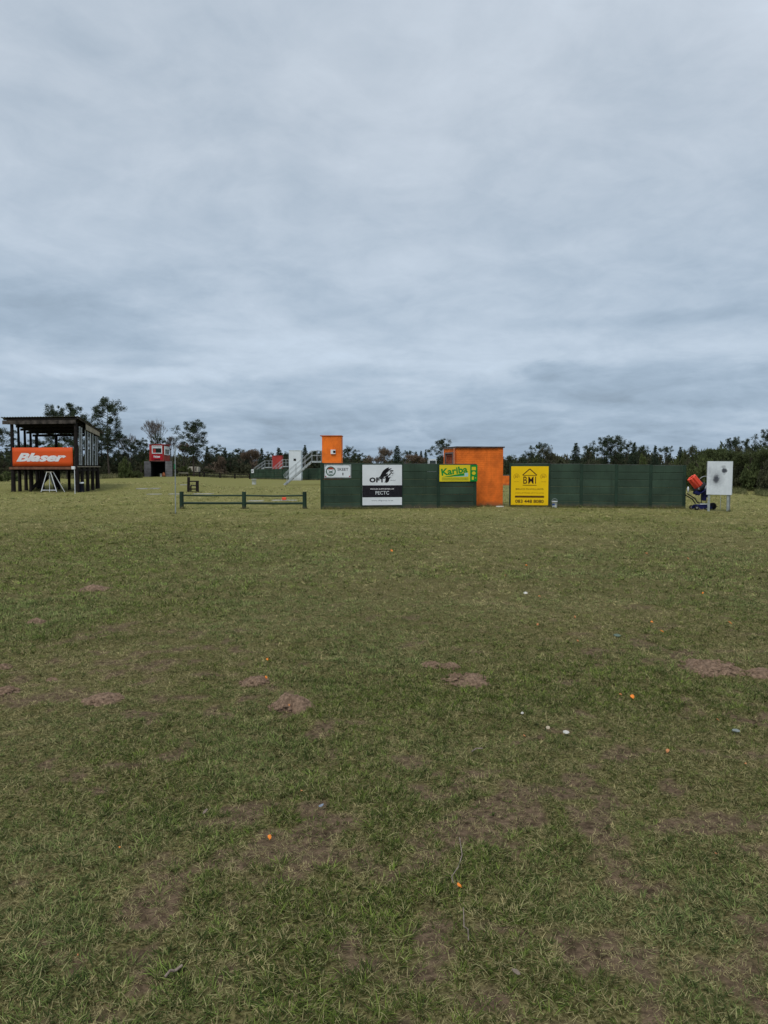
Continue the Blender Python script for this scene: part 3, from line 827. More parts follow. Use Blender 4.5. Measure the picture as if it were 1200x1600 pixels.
letters(r, 'PROUD SUPPORTER OF', 0, -h * .10, w * .60, h * .035, -.003, m_banner_w, bold=.01)
letters(r, 'PECTC', 0, -h * .195, w * .34, h * .085, -.003, m_white)
letters(r, 'www.oftgroup.co.za', 0, -h * .39, w * .55, h * .035, -.003, m_inkgrey, bold=.008)

# Kariba board
r, w, h = sign_root('paint_shop_sign', A0, A1, angA, 685.6, 744.6, 726.4, 752.2, .09, 'yellow and green Kariba board on the right end of the wall beside the orange hut')
board(r, w, h, m_kyellow)
flat(r, 'green_panel', [[(w * .305, -h / 2), (w / 2, -h / 2), (w / 2, h / 2), (w * .305, h / 2)]], -.001, m_kgreen)
flat(r, 'icon', [[(w * .345, h * .18), (w * .455, h * .18), (w * .455, h * .38), (w * .345, h * .38)]], -.003, m_kyellow)
flat(r, 'icon', [[(w * .40 + w * .052 * math.cos(a), h * .0 + h * .11 * math.sin(a)) for a in np.linspace(2 * PI, 0, 9)[:-1]]], -.003, m_kyellow)
flat(r, 'icon', [[(w * .35, -h * .40), (w * .40, -h * .40), (w * .40, -h * .20), (w * .35, -h * .20)], [(w * .43, -h * .31), (w * .465, -h * .31), (w * .465, -h * .27), (w * .43, -h * .27)]], -.003, m_kyellow)
o = letters(r, 'Kariba', -w * .11, h * .15, w * .69, h * .42, -.003, m_kgreen, bold=.03); o.rotation_euler = (0, -math.radians(7), 0)
flat(r, 'swoosh', [[(-w * .43, -h * .23), (w * .15, -h * .18), (w * .15, h * .01)]], -.002, m_kgreen)
flat(r, 'swoosh', [[(-w * .20, -h * .205), (w * .25, -h * .20), (w * .25, h * .02), (w * .16, h * .02), (w * .16, -h * .15)]], -.003, m_kblue)
flat(r, 'small_print', [[(-w * .44, z), (w * .26, z), (w * .26, z + h * .045), (-w * .44, z + h * .045)] for z in (-h * .32, -h * .42)], -.002, mat('olive_ink', (.25, .30, .02), .5, .3, 40, 0))

# BMI board
r, w, h = sign_root('builder_sign', B0, B1, angB, 798.2, 856.2, 728.6, 789.2, .10, 'yellow BMI board with a house outline and the phone number 083 448 8080')
board(r, w, h, m_yellow, .02)
T = [(-.185, .265), (0, .42), (.185, .265)]
def seg(x0, z0, x1, z1, t_):
    d = Vector((x1 - x0, z1 - z0)).normalized(); p = Vector((-d.y, d.x)) * t_ / 2
    return [(x0 - p.x, z0 - p.y), (x1 - p.x, z1 - p.y), (x1 + p.x, z1 + p.y), (x0 + p.x, z0 + p.y)]
flat(r, 'house_outline', [seg(w * -.19, h * .275, 0, h * .435, .035), seg(0, h * .435, w * .19, h * .275, .035), seg(w * -.185, h * .268, w * .185, h * .268, .022), seg(w * -.185, h * .015, w * .185, h * .015, .022)], -.003, m_ink)
letters(r, 'BMI', 0, h * .145, w * .34, h * .185, -.003, m_ink, bold=.004, space=1.12)
ser = []
for cx_ in (-.16, .155):
    for cz_ in (.055, .235): ser.append([(w * (cx_ - .03), h * cz_ - .008), (w * (cx_ + .03), h * cz_ - .008), (w * (cx_ + .03), h * cz_ + .008), (w * (cx_ - .03), h * cz_ + .008)])
for sx in (-.355, .365):
    flat(r, 'badge', ringpoly(w * sx, h * .235, .105, .118, -.3, PI + .9, 20), -.003, mat('brown_ink', (.30, .14, .004), .5, .1, 5, 0))
    letters(r, '50', w * sx, h * .235, w * .09, h * .06, -.003, mat('brown_ink', ()), bold=.01)
    letters(r, 'YEARS', w * sx, h * .105, w * .14, h * .016, -.003, mat('brown_ink', ()))
letters(r, 'BRUCE McWILLIAMS', 0, -h * .085, w * .74, h * .042, -.003, m_ink)
letters(r, 'INDUSTRIES (PTY) LTD', 0, -h * .19, w * .76, h * .038, -.003, mat('brown_ink', ()))
flat(r, 'dark_band', [[(-w * .39, -h * .305), (w * .39, -h * .305), (w * .39, -h * .255), (-w * .39, -h * .255)]], -.002, mat('brown_band', (.12, .055, .004), .5, .5, 30, 0))
letters(r, '083 448 8080', 0, -h * .40, w * .76, h * .085, -.003, m_ink, bold=.018)

# ------------------------------------------------------------------ big orange hut between the walls
def hut():
    c = gx(714, 30.7); a = math.radians(12); w, dp = 2.03, 1.95
    top = at(714, 699.3, 30.7).z
    r = thing('orange_hut', (c.x, c.y, 0), 'big orange brick hut with a flat roof and barred door between the green walls', 'hut', rz=a)
    Z0 = Vector((0, 0, 0)); th = .11
    for nm, cc, sz in (('wall', (w / 2, th / 2, top / 2 - .15), (w, th, top + .3)), ('wall', (w - th / 2, dp / 2, top / 2 - .15), (th, dp - 2 * th, top + .3)),
                       ('wall', (w / 2, dp - th / 2, top / 2 - .15), (w, th, top + .3))):
        mb = MB(); mb.box(cc, sz); mb.build(nm, m_obrick, r, off=Z0)
    # left wall with the door opening (y .35..1.55)
    for y0, y1, z0, z1 in ((th, .42, -.3, top), (1.62, dp - th, -.3, top), (.42, 1.62, 2.29, top)):
        mb = MB(); mb.box((th / 2, (y0 + y1) / 2, (z0 + z1) / 2), (th, y1 - y0, z1 - z0)); mb.build('wall', m_obrick, r, off=Z0)
    # roof slab, with an uneven drip edge
    mb = MB(); mb.box((w / 2, dp / 2, top + .025), (w + .10, dp + .12, .05), bev=.006); mb.box((w * .42, -.066, top + .012), (w * .9, .012, .055)); mb.build('roof', mat('brown_stained_roof_edge', (.075, .050, .042), .9, .5, 5, .5, 40), r, off=Z0)
    mb = MB(); mb.box((-.02, dp * .5, top + .012), (.05, dp * .96, .07)); mb.build('fascia', m_tin, r, off=Z0)
    # frame and barred gate in the side wall
    fm = mat('grey_brown_door_frame', (.17, .125, .12), .7, .2, 6, 0)
    d = MB(); d.box((-.012, .455, 1.13), (.09, .07, 2.32)); d.box((-.012, 1.585, 1.13), (.09, .07, 2.32)); d.box((-.012, 1.02, 2.25), (.09, 1.06, .07)); d.build('door_frame', fm, r, off=Z0)
    g_ = thing_part = MB()
    g_.box((.0, .55, 1.1), (.03, .035, 2.15)); g_.box((.0, 1.49, 1.1), (.03, .035, 2.15))
    g_.box((.0, 1.02, 2.16), (.03, .9, .03)); g_.box((.0, 1.02, .05), (.03, .9, .03)); g_.box((.0, 1.02, 1.8), (.03, .9, .03)); g_.box((.0, 1.02, 1.3), (.03, .9, .03)); g_.box((.0, 1.02, .7), (.03, .9, .03))
    gate = g_.build('gate', mat('rust_orange_gate', (.33, .085, .045), .75, .25, 8, 0), r, off=Z0)
    mb = MB(); mb.tube((0, 0, -1.05), (0, 0, 1.05), .011, n=5); me = mb.mesh('bar')
    for k in range(7): link('bar', me, MATS['rust_orange_gate'], gate, (0, .66 + .12 * k, 1.1))
    mb = MB(); mb.box((.08, 1.02, 1.1), (.03, 1.1, 2.2)); mb.build('door_leaf', mat('orange_door_leaf', (.42, .10, .045), .75, .15, 5, 0, streak=.3), r, off=Z0)
    mb = MB(); mb.tube((-.06, .20, .0), (-.06, .20, top - .02), .035, n=8); mb.build('downpipe', mat('faded_orange_pipe', (.55, .22, .12), .6, .1, 5, 0), r, off=Z0)
    return r


hut()
p = hit(781, 792.5)
mb = MB(); rs = random.Random(3)
for k in range(3):
    mb.box((p.x - .1 + k * .1, p.y + rs.uniform(-.03, .03), H(p.x, p.y) + .025), (.12, .07, .05), rz=rs.uniform(-.5, .5), bev=.012)
tag(mb.build('broken_plaster', m_mulch_w), 'small pale broken plaster lumps at the foot of the orange hut', 'rubble', kind='stuff')

# low orange wall far behind
q0, q1 = gx(752, 67.5), gx(815, 67.0)
lo = thing('low_orange_wall', (q0.x, q0.y, 0), 'low orange wall seen far off in the gap right of the big orange hut', 'wall')
zt = at(790, 743, 67).z
mb = MB(); mb.bar((q0.x, q0.y, zt / 2 - .1), (q1.x, q1.y, zt / 2 - .1), .2, zt + .2); mb.build('wall_face', m_obrick, lo)
mb = MB(); mb.bar((q0.x, q0.y, zt + .02), (q1.x, q1.y, zt + .02), .26, .05); mb.build('coping', m_cap, lo)

# ------------------------------------------------------------------ orange high tower with steel stair
def trap_tower(pxl, pxr, pyt, Yd, m, label, name='trap_tower', dp=1.8, side=True, hatch=None, rz=0.0, door=True):
    a = at(pxl, 740, Yd); b_2 = at(pxr, 740, Yd); w = b_2.x - a.x; top = at((pxl + pxr) / 2, pyt, Yd).z
    g0 = H(a.x, Yd) - .3
    r = thing(name, (a.x, Yd, 0), label, 'tower', rz=rz); Z0 = Vector((0, 0, 0)); th = .11
    mb = MB(); mb.box((w / 2, th / 2, (top + g0) / 2), (w, th, top - g0)); mb.build('wall', m, r, off=Z0)
    mb = MB(); mb.box((w / 2, dp - th / 2, (top + g0) / 2), (w, th, top - g0)); mb.build('wall', m, r, off=Z0)
    mb = MB(); mb.box((w - th / 2, dp / 2, (top + g0) / 2), (th, dp - 2 * th, top - g0)); mb.build('wall', m, r, off=Z0)
    return r, w, top, Z0, th, dp, g0


r, w, top, Z0, th, dp, g0 = trap_tower(503.3, 533.4, 681.3, 68.0, m_orange, 'orange trap tower with a white trap port, rising behind the SKEET board', rz=math.radians(-1))
pl = at(494, 720.5, 68).z
for y0, y1, z0_, z1_ in ((th, .3, g0, top), (1.45, dp - th, g0, top), (.3, 1.45, pl + 2.0, top), (.3, 1.45, g0, pl)):
    mb = MB(); mb.box((th / 2, (y0 + y1) / 2, (z0_ + z1_) / 2), (th, y1 - y0, z1_ - z0_)); mb.build('wall', m_orange, r, off=Z0)
mb = MB(); mb.box((w / 2 - .06, dp / 2, top + .03), (w + .22, dp + .16, .06)); mb.build('roof', mat('orange_roof_edge', (.50, .11, .03), .8, .15, 3, 0), r, off=Z0)
mb = MB(); mb.box((.07, .88, pl + 1.0), (.02, 1.15, 2.0)); mb.build('doorway', m_dark, r, off=Z0)  # dark sheet stands in for the unlit inside of the tower
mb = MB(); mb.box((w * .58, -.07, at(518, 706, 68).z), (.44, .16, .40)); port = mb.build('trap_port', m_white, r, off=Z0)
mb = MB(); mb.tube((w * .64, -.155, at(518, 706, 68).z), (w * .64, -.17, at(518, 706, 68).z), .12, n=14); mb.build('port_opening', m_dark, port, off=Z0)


def stair(pf, pt_, pe, Yd, wid, label, rails=(1.0, .55), r_=.019, steps=9, legs=()):
    """pf foot, pt_ top of flight, pe far end of landing (x,z pairs at depth Yd); two stringers and hand rails"""
    rt = thing('steel_stair', (pf[0], Yd, 0), label, 'stair')
    for k, yy in enumerate((Yd, Yd + wid)):
        mb = MB(); mb.bar((pf[0], yy, pf[1]), (pt_[0], yy, pt_[1]), .05, .17, up=(0, 0, 1)); mb.bar((pt_[0] - .03, yy, pt_[1] - .02), (pe[0], yy, pe[1] - .02), .05, .15); mb.build('stringer', m_steel, rt)
        mb = MB()
        dx = pt_[0] - pf[0]; dz = pt_[1] - pf[1]; sx = 1 if dx > 0 else -1
        for hh in rails:
            a = (pf[0] + dx * .08, yy, pf[1] + dz * .08 + hh); mb.path([a, (pt_[0], yy, pt_[1] + hh), (pe[0], yy, pe[1] + hh)], r_)
        mb.path([(pf[0] + dx * .08, yy, pf[1] + dz * .08 + rails[0]), (pf[0] + dx * .08 - sx * .22, yy, pf[1] + dz * .08 + rails[0] - .25), (pf[0] + dx * .08 - sx * .12, yy, pf[1] + dz * .08 + rails[1] - .08), (pf[0] + dx * .12, yy, pf[1] + dz * .08 + rails[1])], r_)
        rail = mb.build('handrail', m_steel, rt)
        for f in (.10, .42, .74, 1.0):
            mb = MB(); mb.tube((pf[0] + dx * f, yy, pf[1] + dz * f), (pf[0] + dx * f, yy, pf[1] + dz * f + rails[0]), r_, n=6); mb.build('baluster', m_steel, rt)
        for f in (.55, 1.0):
            xx = pt_[0] + (pe[0] - pt_[0]) * f
            mb = MB(); mb.tube((xx, yy, pt_[1]), (xx, yy, pt_[1] + rails[0]), r_, n=6); mb.build('baluster', m_steel, rt)
    mb = MB(); mb.box((0, 0, 0), (.26, wid - .05, .03)); me = mb.mesh('tread')
    for k in range(steps):
        f = (k + .6) / steps; link('tread', me, m_steel, rt, (pf[0] + (pt_[0] - pf[0]) * f - pf[0], wid / 2, pf[1] + (pt_[1] - pf[1]) * f))
    mb = MB(); mb.box(((pt_[0] + pe[0]) / 2, Yd + wid / 2, pt_[1] + .02), (abs(pe[0] - pt_[0]), wid - .05, .04)); mb.build('landing', m_steel, rt)
    for lx in legs:
        for yy in (Yd + .04, Yd + wid - .04):
            mb = MB(); mb.tube((lx, yy, pt_[1] - .08), (lx, yy, H(lx, yy) - .1), .03, n=6); mb.build('leg', m_steel, rt)
    return rt


f_ = at(443, 757.8, 67.6); t_ = at(486, 721.2, 67.6); e_ = at(501.5, 721.2, 67.6)
stair((f_.x, f_.z), (t_.x, t_.z), (e_.x, e_.z), 67.9, .95, 'long grey steel stair and landing leading up to the orange trap tower')

# second field: long low green wall, white tower, red tower, further stairs
C0, C1 = gx(391.5, 104), gx(512, 93)
nC = 9; LC = Vector((C1.x - C0.x, C1.y - C0.y, 0)).length
slab_wall(C0, C1, [LC * k / nC for k in range(nC + 1)], at(391, 733.3, 104).z, at(510, 731.5, 93).z, 'low green slab wall of the far field, running behind the white trap tower', GW, courses=5, post_w=.14)
r, w, top, Z0, th, dp, g0 = trap_tower(451.6, 470.3, 704.2, 92.0, m_whitewall, 'tall white trap tower with a small black square port', dp=1.7)
mb = MB(); mb.box((th / 2, dp / 2, (top + g0) / 2), (th, dp - 2 * th, top - g0)); mb.build('wall', m_red, r, off=Z0, ).__setitem__('label', 'dark red side wall')
mb = MB(); mb.box((w / 2, dp / 2, top + .03), (w + .04, dp + .08, .06)); mb.build('roof', m_whitewall, r, off=Z0)
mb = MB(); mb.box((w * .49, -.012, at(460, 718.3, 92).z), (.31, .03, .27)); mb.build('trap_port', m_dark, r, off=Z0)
r, w, top, Z0, th, dp, g0 = trap_tower(425.4, 440.2, 712.3, 118.0, m_red, 'small faded red trap tower far behind the low green wall')
mb = MB(); mb.box((th / 2, dp / 2, (top + g0) / 2), (th, dp - 2 * th, top - g0)); mb.build('wall', m_red, r, off=Z0)
mb = MB(); mb.box((w / 2, dp / 2, top + .03), (w + .1, dp + .1, .06)); mb.build('roof', m_red, r, off=Z0)
f_ = at(404, 734.5, 112); t_ = at(413, 730.3, 112); e_ = at(424.5, 730.3, 112)
f_ = Vector((at(396, 735, 112).x, 112, .45))
stair((f_.x, f_.z), (t_.x, t_.z), (e_.x, e_.z), 112, .9, 'pale steel stair left of the faded red trap tower', r_=.020, steps=7)
f_ = at(424, 735, 108); t_ = at(441, 728.8, 108); e_ = at(450.5, 728.8, 108)
dxz = at(441, 728.8, 108).x - at(427, 740, 108).x
f_ = Vector((t_.x - 1.7, 108, .25))
stair((f_.x, f_.z), (t_.x, t_.z), (e_.x, e_.z), 108, .9, 'pale steel stair crossing in front of the faded red trap tower', r_=.020, steps=8)
# notice at the far wall end
p = at(397, 736.2, 103.4); r = thing('notice_board', (p.x, 103.4, p.z), 'small white notice on the far left end of the low green wall', 'sign')
board(r, .80, .52, m_white, .03)
flat(r, 'emblem', [[(-.26 + .10 * math.cos(a), .10 * math.sin(a)) for a in np.linspace(2 * PI, 0, 10)[:-1]]], -.004, m_inkgrey)
letters(r, 'SKEET', .12, .06, .42, .12, -.004, m_inkgrey, bold=.01)


def bucket(p, rad, h, m, label, name='bucket', lid=None, handle=True, taper=.82, cat='bucket', mark=None):
    r = thing(name, p, label, cat); Z = Vector(p)
    mb = MB(); n = 18
    mb.lathe([(0, .0), (rad * taper, 0), (rad * taper * 1.02, .01), (rad, h), (rad * 1.06, h), (rad * 1.06, h - .02), (rad * 1.03, h - .025)], (0, 0, 0), n)
    mb.lathe([(rad * .95, h), (rad * taper * .95, .02), (0, .02)], (0, 0, 0), n)
    mb.build('body', m, r, off=Vector((0, 0, 0)))
    if lid: mb = MB(); mb.lathe([(rad * 1.08, h - .05), (rad * 1.10, h - .01), (rad * 1.08, h + .03), (rad * .9, h + .045), (0, h + .05)], (0, 0, 0), n); mb.build('lid', lid, r, off=Vector((0, 0, 0)))
    if handle:
        mb = MB(); pts = [(rad * math.cos(a), 0, h - .01 + rad * .95 * math.sin(a)) for a in np.linspace(0, PI, 10)]; mb.path(pts, .006, 5); mb.build('handle', m_steel, r, off=Vector((0, 0, 0)))
    if mark:
        mb = MB(); vs = []
        for k in range(7):
            a = math.radians(-165 + 11 * k); vs += [(rad * .985 * math.cos(a), rad * .985 * math.sin(a), h * .62), (rad * .93 * math.cos(a), rad * .93 * math.sin(a), h * .35)]
        mb.add(vs, [[2 * k, 2 * k + 1, 2 * k + 3, 2 * k + 2] for k in range(6)]); mb.build('print', mark, r, off=Vector((0, 0, 0)))
    return r


p = hit(397, 757); bucket(Vector((p.x, p.y, p.z)), .23, .52, m_white, 'white bin standing alone on the grass before the low green wall', 'white_bin', handle=False, taper=.85, cat='bin')
p = hit(866.5, 793.2); bucket(Vector((p.x, p.y, p.z)), .115, .27, m_white, 'white paint bucket with raised handle at the foot of the wall beside the BMI board', 'paint_bucket', mark=mat('blue_print', (.03, .08, .28), .5, .1, 5, 0))

# ------------------------------------------------------------------ trap machine at the wall end
def trap_machine():
    p = hit(1090, 796.5); D = p.y; k = D / F           # metres per photo pixel at this distance
    r = thing('clay_trap_machine', p, 'navy wheeled clay trap machine loaded with red-orange stacks, beside the green wall end', 'trap machine')
    Z = Vector((0, 0, 0))
    def q(px, py, y=0.0): return Vector(((px - 1090) * k, y, (796.5 - py) * k))
    mb = MB(); mb.bar(q(1083, 792.5, .12), q(1108, 793, .12), .05, .10); mb.bar(q(1083, 792.5, -.25), q(1108, 793, -.25), .05, .10); mb.bar(q(1086, 790, -.28), q(1086, 790, .15), .06, .06)
    mb.box(q(1096, 790.5, -.06), (.50, .34, .13), bev=.02); mb.build('chassis', m_blue, r, off=Z)
    mb = MB(); mb.box(q(1095, 787, -.24), (.28, .03, .035)); mb.build('label_plate', m_white, r, off=Z)
    mb = MB(); mb.path([q(1071, 771, -.1), q(1083, 778, -.1), q(1088, 785, -.1), q(1098, 787, -.1)], .022, 8); mb.path([q(1071, 773, .1), q(1083, 780, .1), q(1088, 787, .1)], .022, 8); mb.bar(q(1084, 778, -.1), q(1084, 778, .1), .04, .04); mb.build('tow_handle', m_black, r, off=Z)
    for (px, rad, y) in ((1083.5, .085, -.3), (1083.5, .085, .2), (1098, .055, -.3)):
        w_ = MB(); c = q(px, 796.5, y); c.z = rad
        M = Matrix.Rotation(PI / 2, 3, 'X'); w_.lathe([(rad * .45, -.03), (rad * .9, -.03), (rad, -.015), (rad, .015), (rad * .9, .03), (rad * .45, .03)], c, 18, M)
        wo_ = w_.build('wheel', m_rubber, r, off=Z); h_ = MB(); h_.lathe([(0, -.034), (rad * .5, -.03), (rad * .5, .03), (0, .034)], c, 14, M); h_.build('hub', m_tin, wo_, off=Z)
    rad = 5.6 * k; c = q(1113.5, 796.5, .0); c.z = rad
    M = Matrix.Rotation(PI / 2, 3, 'X') @ Matrix.Rotation(0, 3, 'Z')
    w_ = MB(); w_.lathe([(rad * .55, -.05), (rad * .92, -.055), (rad, -.03), (rad, .03), (rad * .92, .055), (rad * .55, .05)], c, 26, M); wo_ = w_.build('wheel', m_rubber, r, off=Z)
    h_ = MB(); h_.lathe([(0, -.045), (rad * .2, -.045), (rad * .56, -.02), (rad * .56, .02), (0, .03)], c, 18, M); h_.build('hub', m_black, wo_, off=Z)
    mb = MB(); mb.bar(q(1112, 791.5, 0), q(1121, 791.5, 0), .03, .02); mb.build('axle_pin', m_black, r, off=Z)
    # column, motor housing, arm plate
    mb = MB(); mb.box(q(1099, 777, 0), (.16, .2, .26), bev=.02); mb.box(q(1101, 768, 0), (.30, .24, .20), bev=.02); mb.build('column', m_blue, r, off=Z)
    for px in (1095, 1102): mb = MB(); mb.tube(q(px, 787, -.05), q(px, 779, -.05), .014, n=6); mb.build('upright', m_black, r, off=Z)
    ax = (q(1080, 746) - q(1092, 760)); ax.y = 0; ax.normalize()                    # magazine axis, up and to the left
    rt_ = ax.orthogonal().normalized(); pr = ax.cross(rt_)
    M = Matrix((rt_, pr, ax)).transposed(); base = q(1090.5, 759.5, 0)
    mb = MB(); mb.lathe([(0, -.16), (.20, -.16), (.26, -.10), (.27, -.02), (.25, .0), (0, .0)], base, 22, M); mb.build('magazine_base', m_black, r, off=Z)
    mb = MB(); mb.lathe([(0, -.02), (.30, -.02), (.30, .0), (0, .0)], base - ax * .17 + Vector((.02, 0, -.02)), 22, M); mb.build('throwing_plate', m_blue, r, off=Z)
    mb = MB(); mb.box(q(1087, 770, -.05), (.20, .26, .14), M=Matrix.Rotation(.35, 3, 'Y'), bev=.02); mb.build('tilt_motor', m_blue, r, off=Z); mb = MB(); mb.box(q(1104, 770, 0), (.12, .2, .34), bev=.02); mb.build('motor_housing', m_blue, r, off=Z)
    clay_prof = []
    z = 0.0
    n_cl = 17; stp = .026
    for i in range(n_cl): clay_prof += [(.054, i * stp), (.055, i * stp + .010), (.046, i * stp + .022)]
    for j in range(8):
        a = 2 * PI * j / 8 + .3; c = base + M @ Vector((.135 * math.cos(a), .135 * math.sin(a), .01))
        mb = MB(); mb.lathe([(0, 0)] + clay_prof + [(0, n_cl * stp)], c, 14, M); mb.build('clay_stack', m_claystack, r, off=Z)
    for j in range(4):
        a = 2 * PI * j / 4 + .5; c = base + M @ Vector((.215 * math.cos(a), .215 * math.sin(a), 0)); mb = MB(); mb.tube(c, c + ax * .30, .007, n=5); mb.build('guide_rod', m_black, r, off=Z)
    # hoop guard and silver motor
    pts = []
    for a in np.linspace(math.radians(168), math.radians(35), 14):
        pts.append(q(1100.5, 757, -.05) + Vector((12.5 * k * math.cos(a), 0, 13.0 * k * math.sin(a))))
    mb = MB(); mb.path(pts, .012, 6); mb.build('hoop_guard', m_steel, r, off=Z)
    mb = MB(); mb.box(q(1099.5, 762, -.14), (.17, .12, .17), M=Matrix.Rotation(-.5, 3, 'Y'), bev=.03); mb.build('motor', mat('bright_grey_casting', (.50, .53, .56), .4, .2, 10, 0, metal=.2), r, off=Z)
    mb = MB(); mb.lathe([(0, -.03), (.11, -.02), (.12, 0), (.11, .02), (0, .03)], q(1074.5, 765, 0), 16, Matrix.Rotation(PI / 2 - .5, 3, 'Z') @ Matrix.Rotation(PI / 2, 3, 'X')); mb.build('spare_reel', m_white, r, off=Z)
    mb = MB(); mb.lathe([(0, -.04), (.05, -.04), (.05, 0), (0, 0)], q(1088, 763.5, -.24), 12, Matrix.Rotation(PI / 2, 3, 'X')); mb.build('knob', m_tin, r, off=Z)


trap_machine()

# ------------------------------------------------------------------ pattern board on two posts
def pattern_board():
    l = hit(1108.3, 797.3); rr2 = hit(1139.7, 800.3)
    l.y = 27.55; l.x = at(1108.3, 760, 27.55).x; rr2.y = 27.35; rr2.x = at(1138.6, 760, 27.35).x; a = math.atan2(rr2.y - l.y, rr2.x - l.x); L = math.hypot(rr2.x - l.x, rr2.y - l.y)
    c = (l + rr2) / 2; Z = Vector((0, 0, 0))
    r = thing('pattern_board', (c.x, c.y, H(c.x, c.y)), 'white shot-marked pattern board on two pale wooden posts, right of the trap machine', 'target board', rz=a)
    top = at(1127, 721, c.y).z - H(c.x, c.y); bot = at(1127, 773, c.y).z - H(c.x, c.y); w = (1145 - 1109) * c.y / F
    for sx in (-1, 1):
        mb = MB(); x = sx * L / 2 * (.98 if sx > 0 else 1); mb.box((x, .05, (top - .05) / 2 - .15), (.085, .05, top + .25), bev=.006); mb.build('post', m_pole, r, off=Z)
        if sx > 0: mb = MB(); mb.box((x + .055, .05, (top - .03) / 2 - .12), (.05, .045, top + .18), bev=.005); mb.build('post', mat('darker_grey_post', (.16, .17, .16), .8, .2, 7, .3, 50), r, off=Z)
    mb = MB(); mb.box((0.015, .006, (top + bot) / 2), (w, .024, top - bot), M=Matrix.Rotation(math.radians(.8), 3, 'Y')); mb.build('board', board_mat(), r, off=Z)
    mb = MB()
    fr = w / 2
    for x0, z0_, x1, z1_ in ((-fr, bot, fr, bot), (-fr, top, fr, top), (-fr, bot, -fr, top), (fr, bot, fr, top)):
        mb.bar((x0 + .015, .024, z0_), (x1 + .015, .024, z1_), .03, .02)
    mb.build('batten', m_pole, r, off=Z)['kind'] = 'stuff'


pattern_board()
p = hit(1131, 796)
r = thing('wire_stake', p, 'thin wire stake standing on the grass behind the pattern board', 'stake')
mb = MB(); mb.tube((p.x, p.y + .3, p.z), (p.x, p.y + .3, p.z + .75), .008, n=5); mb.build('stake', m_steel, r)

# ------------------------------------------------------------------ green rail fence
def rail_fence():
    ps = [hit(284, 795), hit(381.5, 795), hit(476, 795)]; top = at(381, 768.3, ps[1].y).z
    r = thing('rail_fence', ps[0], 'short dark green two-rail wooden fence in front of the green walls, left of them', 'fence')
    for k, q in enumerate(ps):
        g_ = H(q.x, q.y); mb = MB(); mb.tube((q.x, q.y, g_ - .3), (q.x, q.y, top), .083, .080, n=12); mb.build('post', m_greenpost, r)
    zr = [at(381, 774.2, ps[1].y).z, at(381, 786.2, ps[1].y).z]
    for k in range(2):
        for z, rad in zip(zr, (.032, .045)):
            a, b_2 = ps[k], ps[k + 1]; mb = MB(); m_ = (a + b_2) / 2
            mb.path([(a.x, a.y, z), (m_.x, m_.y, z - .012 + random.uniform(-.01, .01)), (b_2.x, b_2.y, z)], rad, 8); mb.build('rail', m_greenpost, r)


rail_fence()
# thin pole with green tape
p = hit(274.3, 803); tp = at(273.5, 695, p.y)
r = thing('marker_pole', p, 'thin pale pole with a green band, left of the green rail fence', 'pole')
mb = MB(); mb.tube((p.x, p.y, p.z - .1), (tp.x, p.y, tp.z), .022, .018, n=8); mb.build('shaft', m_pole, r)
za, zb = at(274, 733, p.y).z, at(274, 725, p.y).z
mb = MB(); mb.tube((p.x, p.y, za), (p.x, p.y, zb), .028, n=8); mb.build('tape_band', m_tape, r)

# ------------------------------------------------------------------ dark timber bench (seen end on)
def bench():
    p = hit(302, 769); D = p.y; k = D / F
    r = thing('timber_bench', p, 'dark heavy timber armchair bench seen end-on, on the lawn behind the rail fence', 'bench', rz=math.atan2(-p.x, p.y)); Z = Vector((0, 0, 0))
    def X_(px): return (px - 302) * k
    def Z_(py): return (769 - py) * k
    for y in (-.0, 1.15):
        mb = MB(); mb.box((X_(295), y, Z_(757) ), (4.2 * k, .14, Z_(746.5) ), M=Matrix.Rotation(.03, 3, 'Y'), bev=.01); mb.build('back_post', m_timber, r, off=Z)
        mb = MB(); mb.box((X_(308.3), y, Z_(761)), (4.6 * k, .15, Z_(753)), bev=.01); mb.build('leg', m_timber, r, off=Z)
        mb = MB(); mb.box((X_(303.5), y, Z_(752.3)), (15 * k, .15, .06), bev=.01); mb.build('arm_rest', m_timber, r, off=Z)
        mb = MB(); mb.box((X_(302.3), y, Z_(764.5)), (11 * k, .08, .05), bev=.01); mb.build('stretcher', m_timber, r, off=Z)
        mb = MB(); mb.box((X_(298.4), y, Z_(764)), (2.2 * k, .12, 8 * k), bev=.01); mb.build('leg', m_timber, r, off=Z)
    for j in range(3): mb = MB(); mb.box((X_(299.5 + 3.4 * j), .575, Z_(759)), (.13, 1.35, .06), bev=.01); mb.build('seat_plank', m_timber, r, off=Z)
    for j in range(3): mb = MB(); mb.box((X_(295.3), .575, Z_(756 - 3.6 * j)), (.05, 1.3, .12), bev=.01); mb.build('back_plank', m_timber, r, off=Z)


bench()

